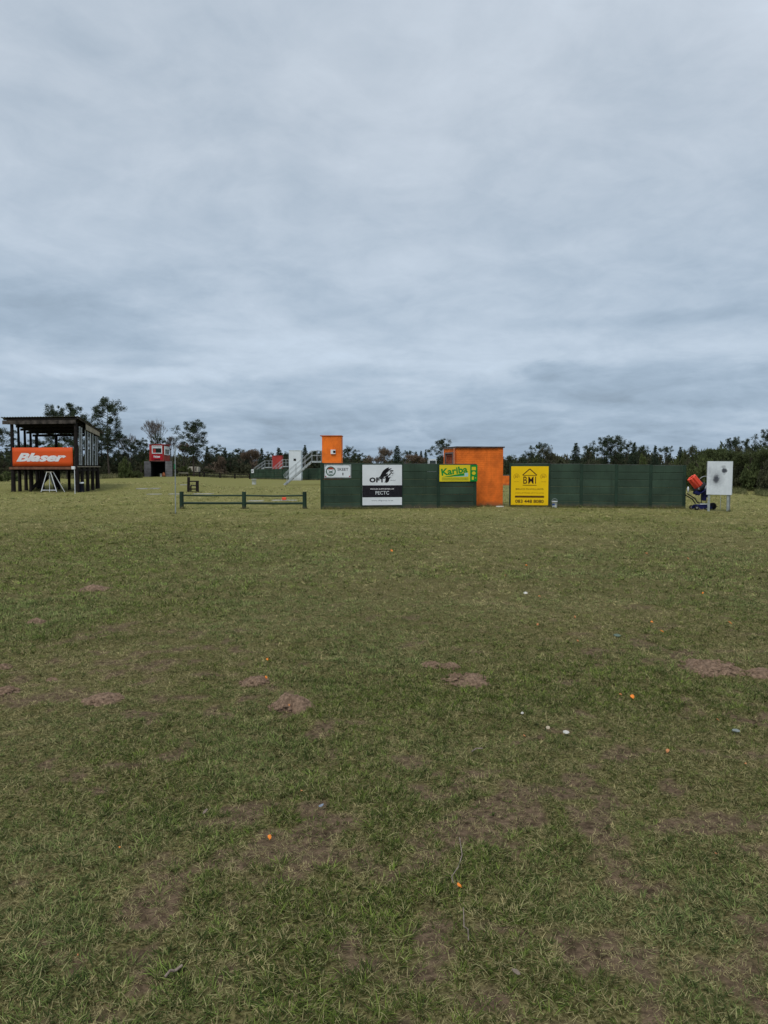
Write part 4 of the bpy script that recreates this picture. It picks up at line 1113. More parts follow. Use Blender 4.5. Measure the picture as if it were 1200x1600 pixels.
# ------------------------------------------------------------------ concrete shooting pads and planks on the lawn
for (xa, xb, py, lb) in ((228, 248, 772.8, 'pale concrete shooting pad left of the marker pole, nearer of a pair'), (233, 248, 764.3, 'pale concrete shooting pad left of the marker pole, farther of a pair'),
                         (262, 282, 772.5, 'pale concrete shooting pad beside the left post of the rail fence'), (212, 229, 764.5, 'dull grey shooting pad between the gallery and the paler pads'),
                         (281, 292, 758.3, 'pale shooting pad just left of the timber bench'), (386, 409, 783.6, 'white shooting pad seen between the rails, right of the middle fence post'),
                         (424, 462, 782.8, 'white shooting pad behind the rail fence under the orange brick'), (300, 330, 772.3, 'long pale shooting pad behind the top fence rail')):
    a, b_2 = hit(xa, py), hit(xb, py); w = (b_2 - a).length; c = (a + b_2) / 2
    mb = MB(); mb.box((0, 0, 0), (w, .75, .16), bev=.012)
    o = link('shooting_pad', mb.mesh('shooting_pad'), m_conc); o.location = (c.x, c.y + .4, H(c.x, c.y + .4) - .055)
    tag(o, lb, 'concrete pad', 'concrete shooting pads on the far lawn')
p = hit(444, 783); mb = MB(); mb.box((0, 0, .07), (.20, .12, .13), bev=.01)
o = link('orange_box', mb.mesh('orange_box'), m_claystack); o.location = (p.x, p.y, p.z + .05); tag(o, 'small orange box on a shooting pad behind the rail fence', 'box')

# ------------------------------------------------------------------ the raised gallery
def gallery():
    FL, FR = gx(20.5, 49.3), gx(120, 48.5); dD = 3.5
    r = thing('viewing_gallery', ((FL.x + FR.x) / 2, FL.y, 0), 'raised black timber viewing gallery with a sloping roof at the left edge of the photo', 'gallery')
    zf = at(70, 729.2, 49).z; zfb = at(70, 733.2, 49).z
    rt = [at(20, 655.5, 49.3).z, 0]; topf = at(60, 652.5, 49).z; topb = at(150, 673, 52).z + .05
    e = Vector((FR.x - FL.x, FR.y - FL.y, 0)).normalized(); s_ = Vector((0, 1, 0)); L = (FR - FL).length
    def P_(u_, v_, z): q = FL + e * u_ + s_ * v_; return Vector((q.x, q.y, z))
    def rz_(v_): return topf + (topb - topf) * v_ / dD
    # posts: five down each side, three across the back and some short ones under the deck
    for u_, lst in ((0, (0, .87, 1.75, 2.6, dD)), (L, (0, .87, 1.75, 2.6, dD))):
        for v_ in lst:
            b0_ = P_(u_, v_, 0); g_ = H(b0_.x, b0_.y); w = .26 if v_ == 0 or v_ == dD else .20
            tilt = random.uniform(-.02, .02)
            mb = MB(); mb.tube((b0_.x, b0_.y, g_ - .3), (b0_.x + tilt, b0_.y, zf), w / 2 + .03, w / 2, n=10); mb.tube((b0_.x + tilt, b0_.y, zf), (b0_.x + tilt, b0_.y, rz_(v_) - .30), w / 2, w / 2 - .02, n=10); mb.build('post', m_timber, r)
    for u_ in (L * .33, L * .66):
        b0_ = P_(u_, dD, 0); g_ = H(b0_.x, b0_.y); mb = MB(); mb.tube((b0_.x, b0_.y, g_ - .3), (b0_.x, b0_.y, rz_(dD) - .3), .11, .10, n=10); mb.build('post', m_timber, r)
    for u_, v_ in ((L * .22, .5), (L * .36, 1.0), (L * .45, 2.6), (L * .62, 2.6), (L * .79, 2.4), (L * .17, 2.5), (L * .52, 1.3)):
        b0_ = P_(u_, v_, 0); g_ = H(b0_.x, b0_.y); mb = MB(); mb.tube((b0_.x, b0_.y, g_ - .3), (b0_.x, b0_.y, zfb), .10, .095, n=9); mb.build('short_post', m_timber, r)
    # deck
    nb = 12
    for k in range(nb):
        v_ = (k + .5) * (dD + .2) / nb - .1; a = P_(-.12, v_, zf - .02); b_2 = P_(L + .12, v_, zf - .02); mb = MB(); mb.bar(a, b_2, (dD + .2) / nb - .012, .04); mb.build('deck_board', m_timber, r)
    mb = MB(); mb.bar(P_(-.18, -.17, (zf + zfb) / 2 - .01), P_(L + .02, -.17, (zf + zfb) / 2 - .01), .05, zf - zfb - .01); mb.build('deck_edge', m_rust, r)
    for u_ in (0, L * .25, L * .5, L * .75, L):
        mb = MB(); mb.bar(P_(u_, -.1, zfb - .04), P_(u_, dD + .1, zfb - .04), .08, .14); mb.build('joist', m_timber, r)
    mb = MB(); mb.bar(P_(L + .14, -.1, zf + .0), P_(L + .14, dD + .25, zf + .0), .03, .05); mb.build('deck_trim', m_ply, r)
    # roof: front beam, fascia plank, rafters, sheet
    fz0, fz1 = at(60, 662.8, 49).z, at(60, 656.8, 49).z
    mb = MB(); mb.bar(P_(-.55, -.2, (fz0 + fz1) / 2), P_(L + .12, -.2, (fz0 + fz1) / 2), .06, fz1 - fz0); mb.build('fascia_board', m_fascia, r)
    mb = MB(); mb.bar(P_(-.45, -.23, (topf + fz1) / 2 - .03), P_(L + .25, -.23, (topf + fz1) / 2 - .03), .05, topf - fz1 - .10); mb.build('fascia_board', m_timber, r)
    for v_ in (0, .87, 1.75, 2.6, dD):
        u0 = -.3 if v_ != .87 else -.15; mb = MB(); mb.bar(P_(u0, v_ + .02, rz_(v_) - .35), P_(L + .1, v_ + .02, rz_(v_) - .35), .10, .16); mb.build('beam', m_timber, r)
    for k in range(6):
        u_ = L * k / 5; mb = MB(); mb.bar(P_(u_, -.15, rz_(-.15) - .17), P_(u_, dD + .3, rz_(dD + .3) - .17), .07, .17, up=(0, 0, 1)); mb.build('rafter', m_timber, r)
    # corrugated sheet
    n_, vs = 56, []
    for i in range(n_ + 1):
        u_ = -.6 + (L + 1.0) * i / n_; dz = .018 * (1 if i % 2 else -1)
        for v_ in (-.35, dD + .55): q = P_(u_, v_, rz_(v_) + dz - .03); vs.append(q)
    mb = MB(); mb.add(vs, [[2 * i, 2 * i + 2, 2 * i + 3, 2 * i + 1] for i in range(n_)]); ro = mb.build('roof_sheet', m_tin, r)
    sl = ro.modifiers.new('thick', 'SOLIDIFY'); sl.thickness = .006
    for k in range(8):  # added dark strips that blacken the bright underside of the roof sheet
        v0 = -.25 + (dD + .65) * k / 8; v1_ = v0 + (dD + .65) / 8 - .012
        mb = MB(); mb.bar(P_(-.45, (v0 + v1_) / 2, rz_((v0 + v1_) / 2) - .085), P_(L + .24, (v0 + v1_) / 2, rz_((v0 + v1_) / 2) - .085), v1_ - v0, .02); mb.build('underside_darkener', m_timber, r)
    # side fascia: timber along the roof slope with a pale ply panel at the back half
    mb = MB(); mb.bar(P_(L + .30, -.30, rz_(-.3) - .12), P_(L + .30, dD + .5, rz_(dD + .5) - .12), .04, .12); mb.build('fascia_board', m_fascia, r)
    a = P_(L + .26, 1.05, 0); b_2 = P_(L + .26, dD + .15, 0); mb = MB()
    vs = []
    for v_, t0_, t1_ in ((1.05, .18, .58), (dD - .1, .18, .46)):
        for yy in (0, .03):
            for dz in (t0_, t1_): q = P_(L + .26 + yy, v_, rz_(v_) - dz); vs.append(q)
    mb.add(vs, [[0, 1, 5, 4], [2, 6, 7, 3], [0, 4, 6, 2], [1, 3, 7, 5], [0, 2, 3, 1], [4, 5, 7, 6]]); mb.build('side_panel', m_ply, r)
    # side rails
    for hgt_, rad in ((1.05, .05), (0.0, .03)):
        mb = MB(); mb.bar(P_(L + .02, 0, zf + hgt_ + .12), P_(L + .02, dD, zf + hgt_ + .02), .06, rad * 1.6); mb.build('rail', m_timber, r)
    mb = MB(); mb.bar(P_(.02, 0, zf + 1.05), P_(.02, dD, zf + 1.05), .06, .08); mb.build('rail', m_timber, r)
    # stair at the back left under the deck
    s0_, s1_ = P_(L * .08, 1.8, H(-24, 51.5)), P_(L * .40, 1.8, zfb)
    for dy in (0, .8): mb = MB(); mb.bar(s0_ + Vector((0, dy, 0)), s1_ + Vector((0, dy, 0)), .05, .22); mb.build('stair_stringer', m_timber, r)
    for k in range(6): q = s0_.lerp(s1_, (k + .5) / 6); mb = MB(); mb.box((q.x, q.y + .4, q.z + .05), (.26, .8, .04)); mb.build('stair_tread', m_timber, r)
    # banner between the front posts
    bz0, bz1 = at(70, 728.6, 49).z, at(70, 699.4, 49).z; a, b_2 = P_(.10, -.16, 0), P_(L - .17, -.16, 0)
    ang = math.atan2(e.y, e.x); c = (a + b_2) / 2; w = (b_2 - a).length; h = bz1 - bz0
    bn = thing('advertising_banner', (c.x, c.y - .03, (bz0 + bz1) / 2), 'orange-red Blaser banner stretched across the front of the timber gallery', 'banner', rz=ang)
    # slightly rippled sheet
    nx_, nz_ = 24, 4; V = []
    for j in range(nz_ + 1):
        for i in range(nx_ + 1):
            x_ = -w / 2 + w * i / nx_; z_ = -h / 2 + h * j / nz_; V.append((x_, .012 * math.sin(i * .9) * math.sin(PI * j / nz_) * .5, z_))
    Fc = [[j * (nx_ + 1) + i, j * (nx_ + 1) + i + 1, (j + 1) * (nx_ + 1) + i + 1, (j + 1) * (nx_ + 1) + i] for j in range(nz_) for i in range(nx_)]
    sh = link('sheet', mesh_np('sheet', V, Fc), m_banner, bn); sl = sh.modifiers.new('t', 'SOLIDIFY'); sl.thickness = .004
    letters(bn, 'Blaser', -w * .02, -h * .02, w * .83, h * .46, -.012, m_banner_w, shear=.35, bold=.045, space=.97)
    mb = MB(); mb.box((0, .04, 0.0), (w, .02, h - .02)); mb.build('backing_board', m_timber, bn, off=Vector((0, 0, 0)))
    # white frames leaning inside the right hand side
    specs = [(.22, .10, 0, ''), (.52, .05, 0, ''), (1.15, .04, 0, ''), (1.55, .05, 0, ''), (1.98, .16, 1, 'solid'), (2.40, .03, 0, ''), (2.90, .08, 0, ''), (3.2, .04, 1, '')]
    tops = .62
    for k, (v_, w_, solid, _) in enumerate(specs):
        h_ = rz_(v_) - .55 - zf
        a = P_(L + .13, v_, zf + .10); b_2 = P_(L + .15, v_ + .10, zf + h_)
        lb = ['first white leaning frame behind the front right gallery post', 'second white leaning frame from the front of the gallery side', 'thin white strip leaning past the second gallery side post', 'white strip leaning just before the solid white panel in the gallery', 'wide solid white panel leaning in the middle of the gallery side', 'thin white strip leaning just behind the solid white panel', 'white frame leaning near the back post of the gallery', 'last white strip leaning at the back post of the gallery'][k]
        d_ = thing('leaning_frame', a, lb, 'frame', 'white frames leaning along the gallery side')
        if solid:
            mb = MB(); mb.bar(a, b_2, .03, w_, up=(0, 1, 0)); mb.build('panel', m_framew, d_)
        else:
            for dy in (-w_ / 2 - .02, w_ / 2 + .02):
                mb = MB(); mb.bar(a + Vector((0, dy, 0)), b_2 + Vector((0, dy, 0)), .035, .032, up=(0, 1, 0)); mb.build('stile', m_framew, d_)
            for f in (.02, .28, .98): q = a.lerp(b_2, f); mb = MB(); mb.box(q, (.03, w_ + .1, .05)); mb.build('rail', m_framew, d_)
    # white post and box at the front right corner
    q = at(117, 731, 48.1); g_ = hit(117.3, 771.5)
    r2 = thing('white_downpipe', g_, 'thin white pipe with a small white box, at the front right corner of the gallery', 'pipe')
    mb = MB(); mb.tube((g_.x, g_.y, g_.z - .05), (g_.x, g_.y, q.z - .1), .022, n=8); mb.build('pipe', m_white, r2)
    mb = MB(); mb.box((g_.x - .07, g_.y, q.z), (.20, .12, .19), bev=.01); mb.build('junction_box', m_white, r2)
    q = hit(127, 769); bucket(Vector((q.x, q.y, q.z)), .17, .62, m_bluedrum, 'navy drum with a white lid under the right side of the gallery', 'drum', lid=m_white, handle=False, taper=.95, cat='drum')
    # white trestle under the front
    a = [hit(64, 769.5), hit(89, 769.5), hit(70, 765), hit(94, 767)]; tz = at(76, 738, 48.4).z; y_ = a[0].y
    tr_ = thing('folding_trestle', a[0], 'white A-frame trestle standing under the front of the gallery', 'trestle')
    k = y_ / F; x0 = a[0].x
    def q2(px, py, y): p0 = at(px, py, y_); return Vector((p0.x, y_ + y, p0.z))
    for px0, px1, yb in ((64, 73, 0), (89, 79, 0), (70, 74, .7), (94, 80, .7)):
        foot = q2(px0, 769.5, yb); foot.z = H(foot.x, foot.y); mb = MB(); mb.tube(foot, q2(px1, 738, yb * .45), .026, n=7); mb.build('leg', m_white, tr_)
    mb = MB(); mb.tube(q2(65, 766, 0), q2(88.3, 766, 0), .024, n=7); mb.build('crossbar', m_white, tr_)
    mb = MB(); mb.bar(q2(72, 737.5, .15), q2(80.5, 737.5, .15), .32, .05); mb.build('top_plate', m_pallet, tr_)
    mb = MB(); mb.bar(q2(76, 740, .18), q2(78, 757, .4), .2, .02, up=(1, 0, 0)); mb.build('hanging_board', mat('dull_metal_sheet', (.20, .21, .19), .6, .2, 5, 0), tr_)


gallery()

# ------------------------------------------------------------------ red cabin tower at the far left
def cabin_tower():
    Yd = 99.0; k = Yd / F
    p = gx(250, Yd); r = thing('red_cabin_tower', (p.x, Yd, p.z), 'red cabin with white-framed windows on a grey block base, far off beyond the gallery', 'tower'); Z = Vector((0, 0, 0))
    def X_(px): return (px - 250) * k
    def Zz(py): return at(250, py, Yd).z - p.z
    zb = Zz(720.5)
    for x0, x1, lb in ((225.5, 235.8, 0), (258.5, 269.0, 1)):
        nb = 6; w = (x1 - x0) * k
        mb = MB(); mb.box((0, 0, 0), (w, .22, zb / nb - .012), bev=.02); me = mb.mesh('block_course')
        for c in range(nb): link('block_course', me, m_grey, r, ((X_(x0) + X_(x1)) / 2, .1, zb / nb * (c + .5) - .03))
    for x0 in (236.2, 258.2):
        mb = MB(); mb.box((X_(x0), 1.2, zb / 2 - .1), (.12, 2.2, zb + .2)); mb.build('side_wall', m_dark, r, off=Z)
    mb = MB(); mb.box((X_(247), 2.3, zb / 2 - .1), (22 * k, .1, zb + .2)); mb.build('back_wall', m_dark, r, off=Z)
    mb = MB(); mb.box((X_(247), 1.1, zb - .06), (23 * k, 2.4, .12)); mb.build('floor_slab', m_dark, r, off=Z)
    # cabin: front face and the right side, set a little back
    x0, x1, zt = X_(234.0), X_(256.2), Zz(694.8); w = x1 - x0; dpt = 2.6; ang = math.radians(0)
    wx0, wx1, wz0, wz1 = X_(238.3), X_(254.2), Zz(708.8), Zz(696.3)
    def wallbox(a, b_2, z0, z1, nm='wall'): mb = MB(); mb.box(((a + b_2) / 2, .05, (z0 + z1) / 2), (b_2 - a, .12, z1 - z0)); mb.build(nm, m_red, r, off=Z)
    wallbox(x0, x1, zb, wz0); wallbox(x0, wx0, wz0, zt); wallbox(wx1, x1, wz0, zt); wallbox(wx0, wx1, wz1, zt)
    mb = MB(); mb.box((x0 + .05, dpt / 2 + .05, (zb + zt) / 2), (.1, dpt - .1, zt - zb)); mb.box(((x0 + x1) / 2, dpt, (zb + zt) / 2), (w, .1, zt - zb)); mb.build('wall', m_red, r, off=Z)['kind'] = 'stuff'
    # right side wall splays outwards so that it is seen from the lawn
    sx = (265.5 - 600) * (Yd + 2.4) / F - p.x; M = math.atan2(2.4, sx - x1)
    for z0, z1 in ((zb, Zz(711.2)),): mb = MB(); mb.bar((x1, .05, (z0 + z1) / 2), (sx, 2.4, (z0 + z1) / 2), .1, z1 - z0); mb.build('wall', mat('faded_brick_red', (.34, .075, .06), .8, .12, 1, .3, 30), r, off=Z)
    mb = MB(); mb.bar((x1, .05, zt - .06), (sx, 2.4, zt - .10), .1, .14); mb.build('wall', m_red, r, off=Z)
    f = MB(); a, b_2 = Vector((x1 + .16, .05, 0)), Vector((sx - .02, 2.3, 0))
    zl, zh = Zz(710.2), Zz(697.3)
    f.bar(a + Vector((0, 0, zh - .18)), b_2 + Vector((0, 0, zh - .25)), .12, .42); f.bar(a + Vector((0, 0, zl)), b_2 + Vector((0, 0, zl)), .12, .12)
    fr = f.build('window_frame', m_white, r, off=Z); fr['kind'] = 'stuff'
    for q_ in (0.0, .5, 1.0): m_ = a.lerp(b_2, q_); mb = MB(); mb.box((m_.x, m_.y, (zl + zh) / 2), (.10, .10, zh - zl)); mb.build('mullion', m_white, fr, off=Z)
    mb = MB(); mb.bar(a + Vector((-.05, .03, (zl + zh) / 2)), b_2 + Vector((-.05, .03, (zl + zh) / 2)), .03, zh - zl); mb.build('pane', m_glass, fr, off=Z)
    # front window: white frame, half lowered white blind, dark pane, red inner shutter
    fr = None; tk = .10
    mb = MB()
    mb.box(((wx0 + wx1) / 2, -.03, wz1 - tk / 2), (wx1 - wx0, .1, tk)); mb.box(((wx0 + wx1) / 2, -.03, wz0 + tk / 2), (wx1 - wx0, .1, tk))
    mb.box((wx0 + tk / 2, -.03, (wz0 + wz1) / 2), (tk, .1, wz1 - wz0 - 2 * tk)); mb.box((wx1 - tk / 2, -.03, (wz0 + wz1) / 2), (tk, .1, wz1 - wz0 - 2 * tk))
    fr = mb.build('window_frame', m_white, r, off=Z); fr['kind'] = 'stuff'
    mb = MB(); mb.box(((wx0 + wx1) / 2, .0, wz1 - .22), (wx1 - wx0 - .1, .04, .26)); mb.build('blind', m_whitewall, fr, off=Z)
    mb = MB(); mb.box(((wx0 + wx1) / 2, .05, (wz0 + wz1) / 2), (wx1 - wx0 - .1, .03, wz1 - wz0 - .1)); mb.build('pane', m_glass, fr, off=Z)
    mb = MB(); mb.box((wx0 + .32, .02, (wz0 + wz1) / 2 - .2), (.34, .02, .62)); mb.build('shutter', m_red, fr, off=Z)
    mb = MB(); mb.box(((x0 + x1) / 2 + .1, dpt / 2, zt + .03), (w + .3, dpt + .2, .06)); mb.build('roof', m_red, r, off=Z)
    # red sign with white lettering
    mb = MB(); mb.box((X_(246), -.04, Zz(714.6)), (17 * k, .04, 9 * k)); sg = mb.build('sign_panel', m_redsign, r, off=Z)
    me = text_mesh('Winchester', 10.5 * k, 3.6 * k, shear=.2, bold=.04); o = link('lettering', me, m_white, sg, (X_(246.0), -.07, Zz(713.4))); o['kind'] = 'stuff'
    mb = MB(); mb.box((X_(246.5), -.07, Zz(718.2)), (9 * k, .03, 1.3 * k)); mb.build('slot', m_dark, r, off=Z)
    mb = MB(); mb.box(((x0 + x1) / 2, -.06, zb + .04), (w, .06, .07)); mb.build('sill', mat('faded_pink_sill', (.35, .12, .10), .8, .1, 3, 0), r, off=Z)
    # things in the doorway
    q = Vector((p.x + X_(252.3), Yd - .25, p.z)); bucket(q, .13, .40, m_white, 'small white canister in the dark doorway of the red cabin tower', 'white_canister', handle=False, cat='canister')
    q = Vector((p.x + X_(256.3), Yd - .1, p.z + .0)); r3 = thing('orange_sack', q, 'slumped orange-brown sack on the right of the doorway of the red cabin tower', 'sack')
    mb = MB(); mb.lathe([(0, 0), (.20, .02), (.24, .18), (.17, .40), (.10, .50), (.12, .56), (0, .58)], (0, 0, 0), 12); mb.build('sack_body', mat('orange_brown_cloth', (.38, .13, .06), .9, .3, 8, 0), r3, off=Z)


cabin_tower()

# white pad slab strip before the cabin tower
# far rail fence in front of the tree line
def far_fence():
    ps = [(277, 103), (284, 103), (312, 103), (319, 104), (343.6, 105), (367, 105.5), (390, 104)]
    pts = [gx(a, b_2) for a, b_2 in ps]
    r = thing('far_rail_fence', pts[0], 'long low dark rail fence along the far lawn, ending at the low wall', 'fence')
    for q in pts: mb = MB(); mb.tube((q.x, q.y, q.z - .3), (q.x, q.y, q.z + .72), .11, n=8); mb.build('post', m_timber, r)
    for a, b_2 in zip(pts[:-1], pts[1:]):
        for hh in (.28, .62): mb = MB(); mb.tube(a + Vector((0, 0, hh)), b_2 + Vector((0, 0, hh)), .045, n=6); mb.build('rail', m_timber, r)


far_fence()
# a pale boat-shaped cover / parked trailer behind the fence
p = gx(301, 112); k = 112 / F
r = thing('covered_trailer', p, 'pale covered trailer parked behind the far rail fence', 'trailer')
mb = MB(); mb.prism([(-9 * k, .55), (8.5 * k, .55), (9 * k, 1.35), (-5 * k, 1.40), (-8 * k, 1.15)], 0, 1.4); mb.build('cover', m_pallet, r, off=Vector((0, 0, 0)))
for a in (-5, 4.5): mb = MB(); mb.lathe([(0, -.08), (.30, -.08), (.30, .08), (0, .08)], (a * k, -.05, .30), 14, Matrix.Rotation(PI / 2, 3, 'X')); mb.build('wheel', m_rubber, r, off=Vector((0, 0, 0)))
mb = MB(); mb.bar((-9 * k, .7, .5), (9 * k, .7, .5), .1, .1); mb.build('chassis', m_black, r, off=Vector((0, 0, 0)))
mb = MB(); mb.box((5.2 * k, -.01, 1.0), (1.5 * k, .03, .6)); mb.build('strap_panel', m_black, r, off=Vector((0, 0, 0)))
# low pale bench table by the fence
p = gx(287, 101); r = thing('plank_bench', p, 'low plank bench by the left end of the far rail fence', 'bench'); Z = Vector((0, 0, 0))
mb = MB(); mb.box((0, 0, .48), (1.3, .35, .06)); mb.build('seat', m_pallet, r, off=Z)
for a in (-.5, .5): mb = MB(); mb.box((a, 0, .22), (.12, .3, .46)); mb.build('leg', m_timber, r, off=Z)
# garden table with pink cloth beyond the gallery
p = gx(177, 92); k = 92 / F; r = thing('pink_covered_table', p, 'small dark table with a pink cover, before the tallest pine', 'table')
mb = MB(); mb.box((-.05, 0, .40), (.8, .7, .5), bev=.05); mb.build('table_body', m_black, r, off=Z)
mb = MB(); mb.add([(-.35, -.36, .62), (.05, -.38, .86), (.38, -.36, .48), (-.35, .3, .66), (.05, .3, .88), (.40, .3, .52), (-.30, -.4, .50), (.32, -.4, .40)], [[0, 1, 4, 3], [1, 2, 5, 4], [0, 6, 7, 2, 1]]); mb.build('pink_cover', m_pink, r, off=Z)
for a in (-.3, .3): mb = MB(); mb.box((a, -.3, .08), (.07, .07, .3)); mb.build('leg', m_black, r, off=Z)
r = thing('park_bench', gx(168.5, 92), 'dull green bench just left of the pink-covered table', 'bench')
mb = MB(); mb.box((0, 0, .42), (.8, .4, .06)); mb.build('seat', mat('dull_green_wood', (.05, .08, .05), .8, .2, 4, 0), r, off=Z)
mb = MB(); mb.box((0, .22, .72), (.8, .05, .3)); mb.build('backrest', mat('dull_green_wood', ()), r, off=Z)
for a in (-.32, .32): mb = MB(); mb.box((a, 0, .2), (.06, .38, .42)); mb.build('leg', m_black, r, off=Z)
# white pickup cab behind the wall
p = gx(676.5, 84); k = 84 / F; r = thing('white_cab_vehicle', p, 'white vehicle roof showing over the green wall left of the hut', 'vehicle')
vp = mat('white_vehicle_paint', (.62, .66, .70), .3, .04, 2, 0)
def vx(px): return (px - 676.5) * k
def vz(py): return at(676.5, py, 84).z - p.z
mb = MB(); mb.box((0, 2.1, .75), (1.75, 4.4, .75), bev=.12); mb.build('body', vp, r, off=Z)
mb = MB(); mb.prism([(-.50, 1.1), (.50, 1.1), (.40, vz(717.2)), (-.40, vz(717.2))], .5, 3.3); mb.build('cab', vp, r, off=Z)
mb = MB(); mb.prism([(-.40, 1.2), (.40, 1.2), (.34, vz(719.6)), (-.34, vz(719.6))], .485, .49); mb.build('windscreen', m_glass, r, off=Z)
for sx in (-1, 1):
    for yy in (.8, 3.4): mb = MB(); mb.lathe([(0, -.1), (.33, -.1), (.33, .1), (0, .1)], (sx * .78, yy, .33), 16, Matrix.Rotation(PI / 2, 3, 'Y')); mb.build('wheel', m_rubber, r, off=Z)

# ------------------------------------------------------------------ trees
def leaf_cloud(centers, radii, n_per, size, aspect, rng, flat_=.8, up=.0, hollow=.35):
    """leaf quads spread through ellipsoid clumps; returns verts, faces, per-vertex shade"""
    C = np.repeat(centers, n_per, 0); R_ = np.repeat(radii, n_per, 0); n = len(C)
    d = rng.normal(size=(n, 3)); d /= np.linalg.norm(d, axis=1)[:, None] + 1e-9
    rr = (hollow + (1 - hollow) * rng.random(n)) ** .8
    off = d * rr[:, None] * R_[:, None]; off[:, 2] *= flat_
    p = C + off
    a = d * .7 + rng.normal(size=(n, 3)) * .6; a[:, 2] += up; a /= np.linalg.norm(a, axis=1)[:, None] + 1e-9
    b_2 = np.cross(a, rng.normal(size=(n, 3))); b_2 /= np.linalg.norm(b_2, axis=1)[:, None] + 1e-9
    s = size * rng.uniform(.6, 1.3, n)[:, None]
    u_ = a * s; v_ = b_2 * s * aspect
    V = np.stack([p - u_ * .5, p + v_ * .5, p + u_ * .5, p - v_ * .5], 1).reshape(-1, 3)
    Fc = np.arange(n * 4).reshape(n, 4)
    cl_ = np.repeat(rng.random(len(centers)), n_per) * .6 + rng.random(n) * .4
    return V, Fc, np.repeat(cl_, 4)


def crown_mesh(name, V, Fc, cv, m):
    me = mesh_np(name, V, Fc); a = me.attributes.new('cv', 'FLOAT', 'POINT'); a.data.foreach_set('value', cv.astype(np.float32)); me.materials.append(m); return me


TM = {}


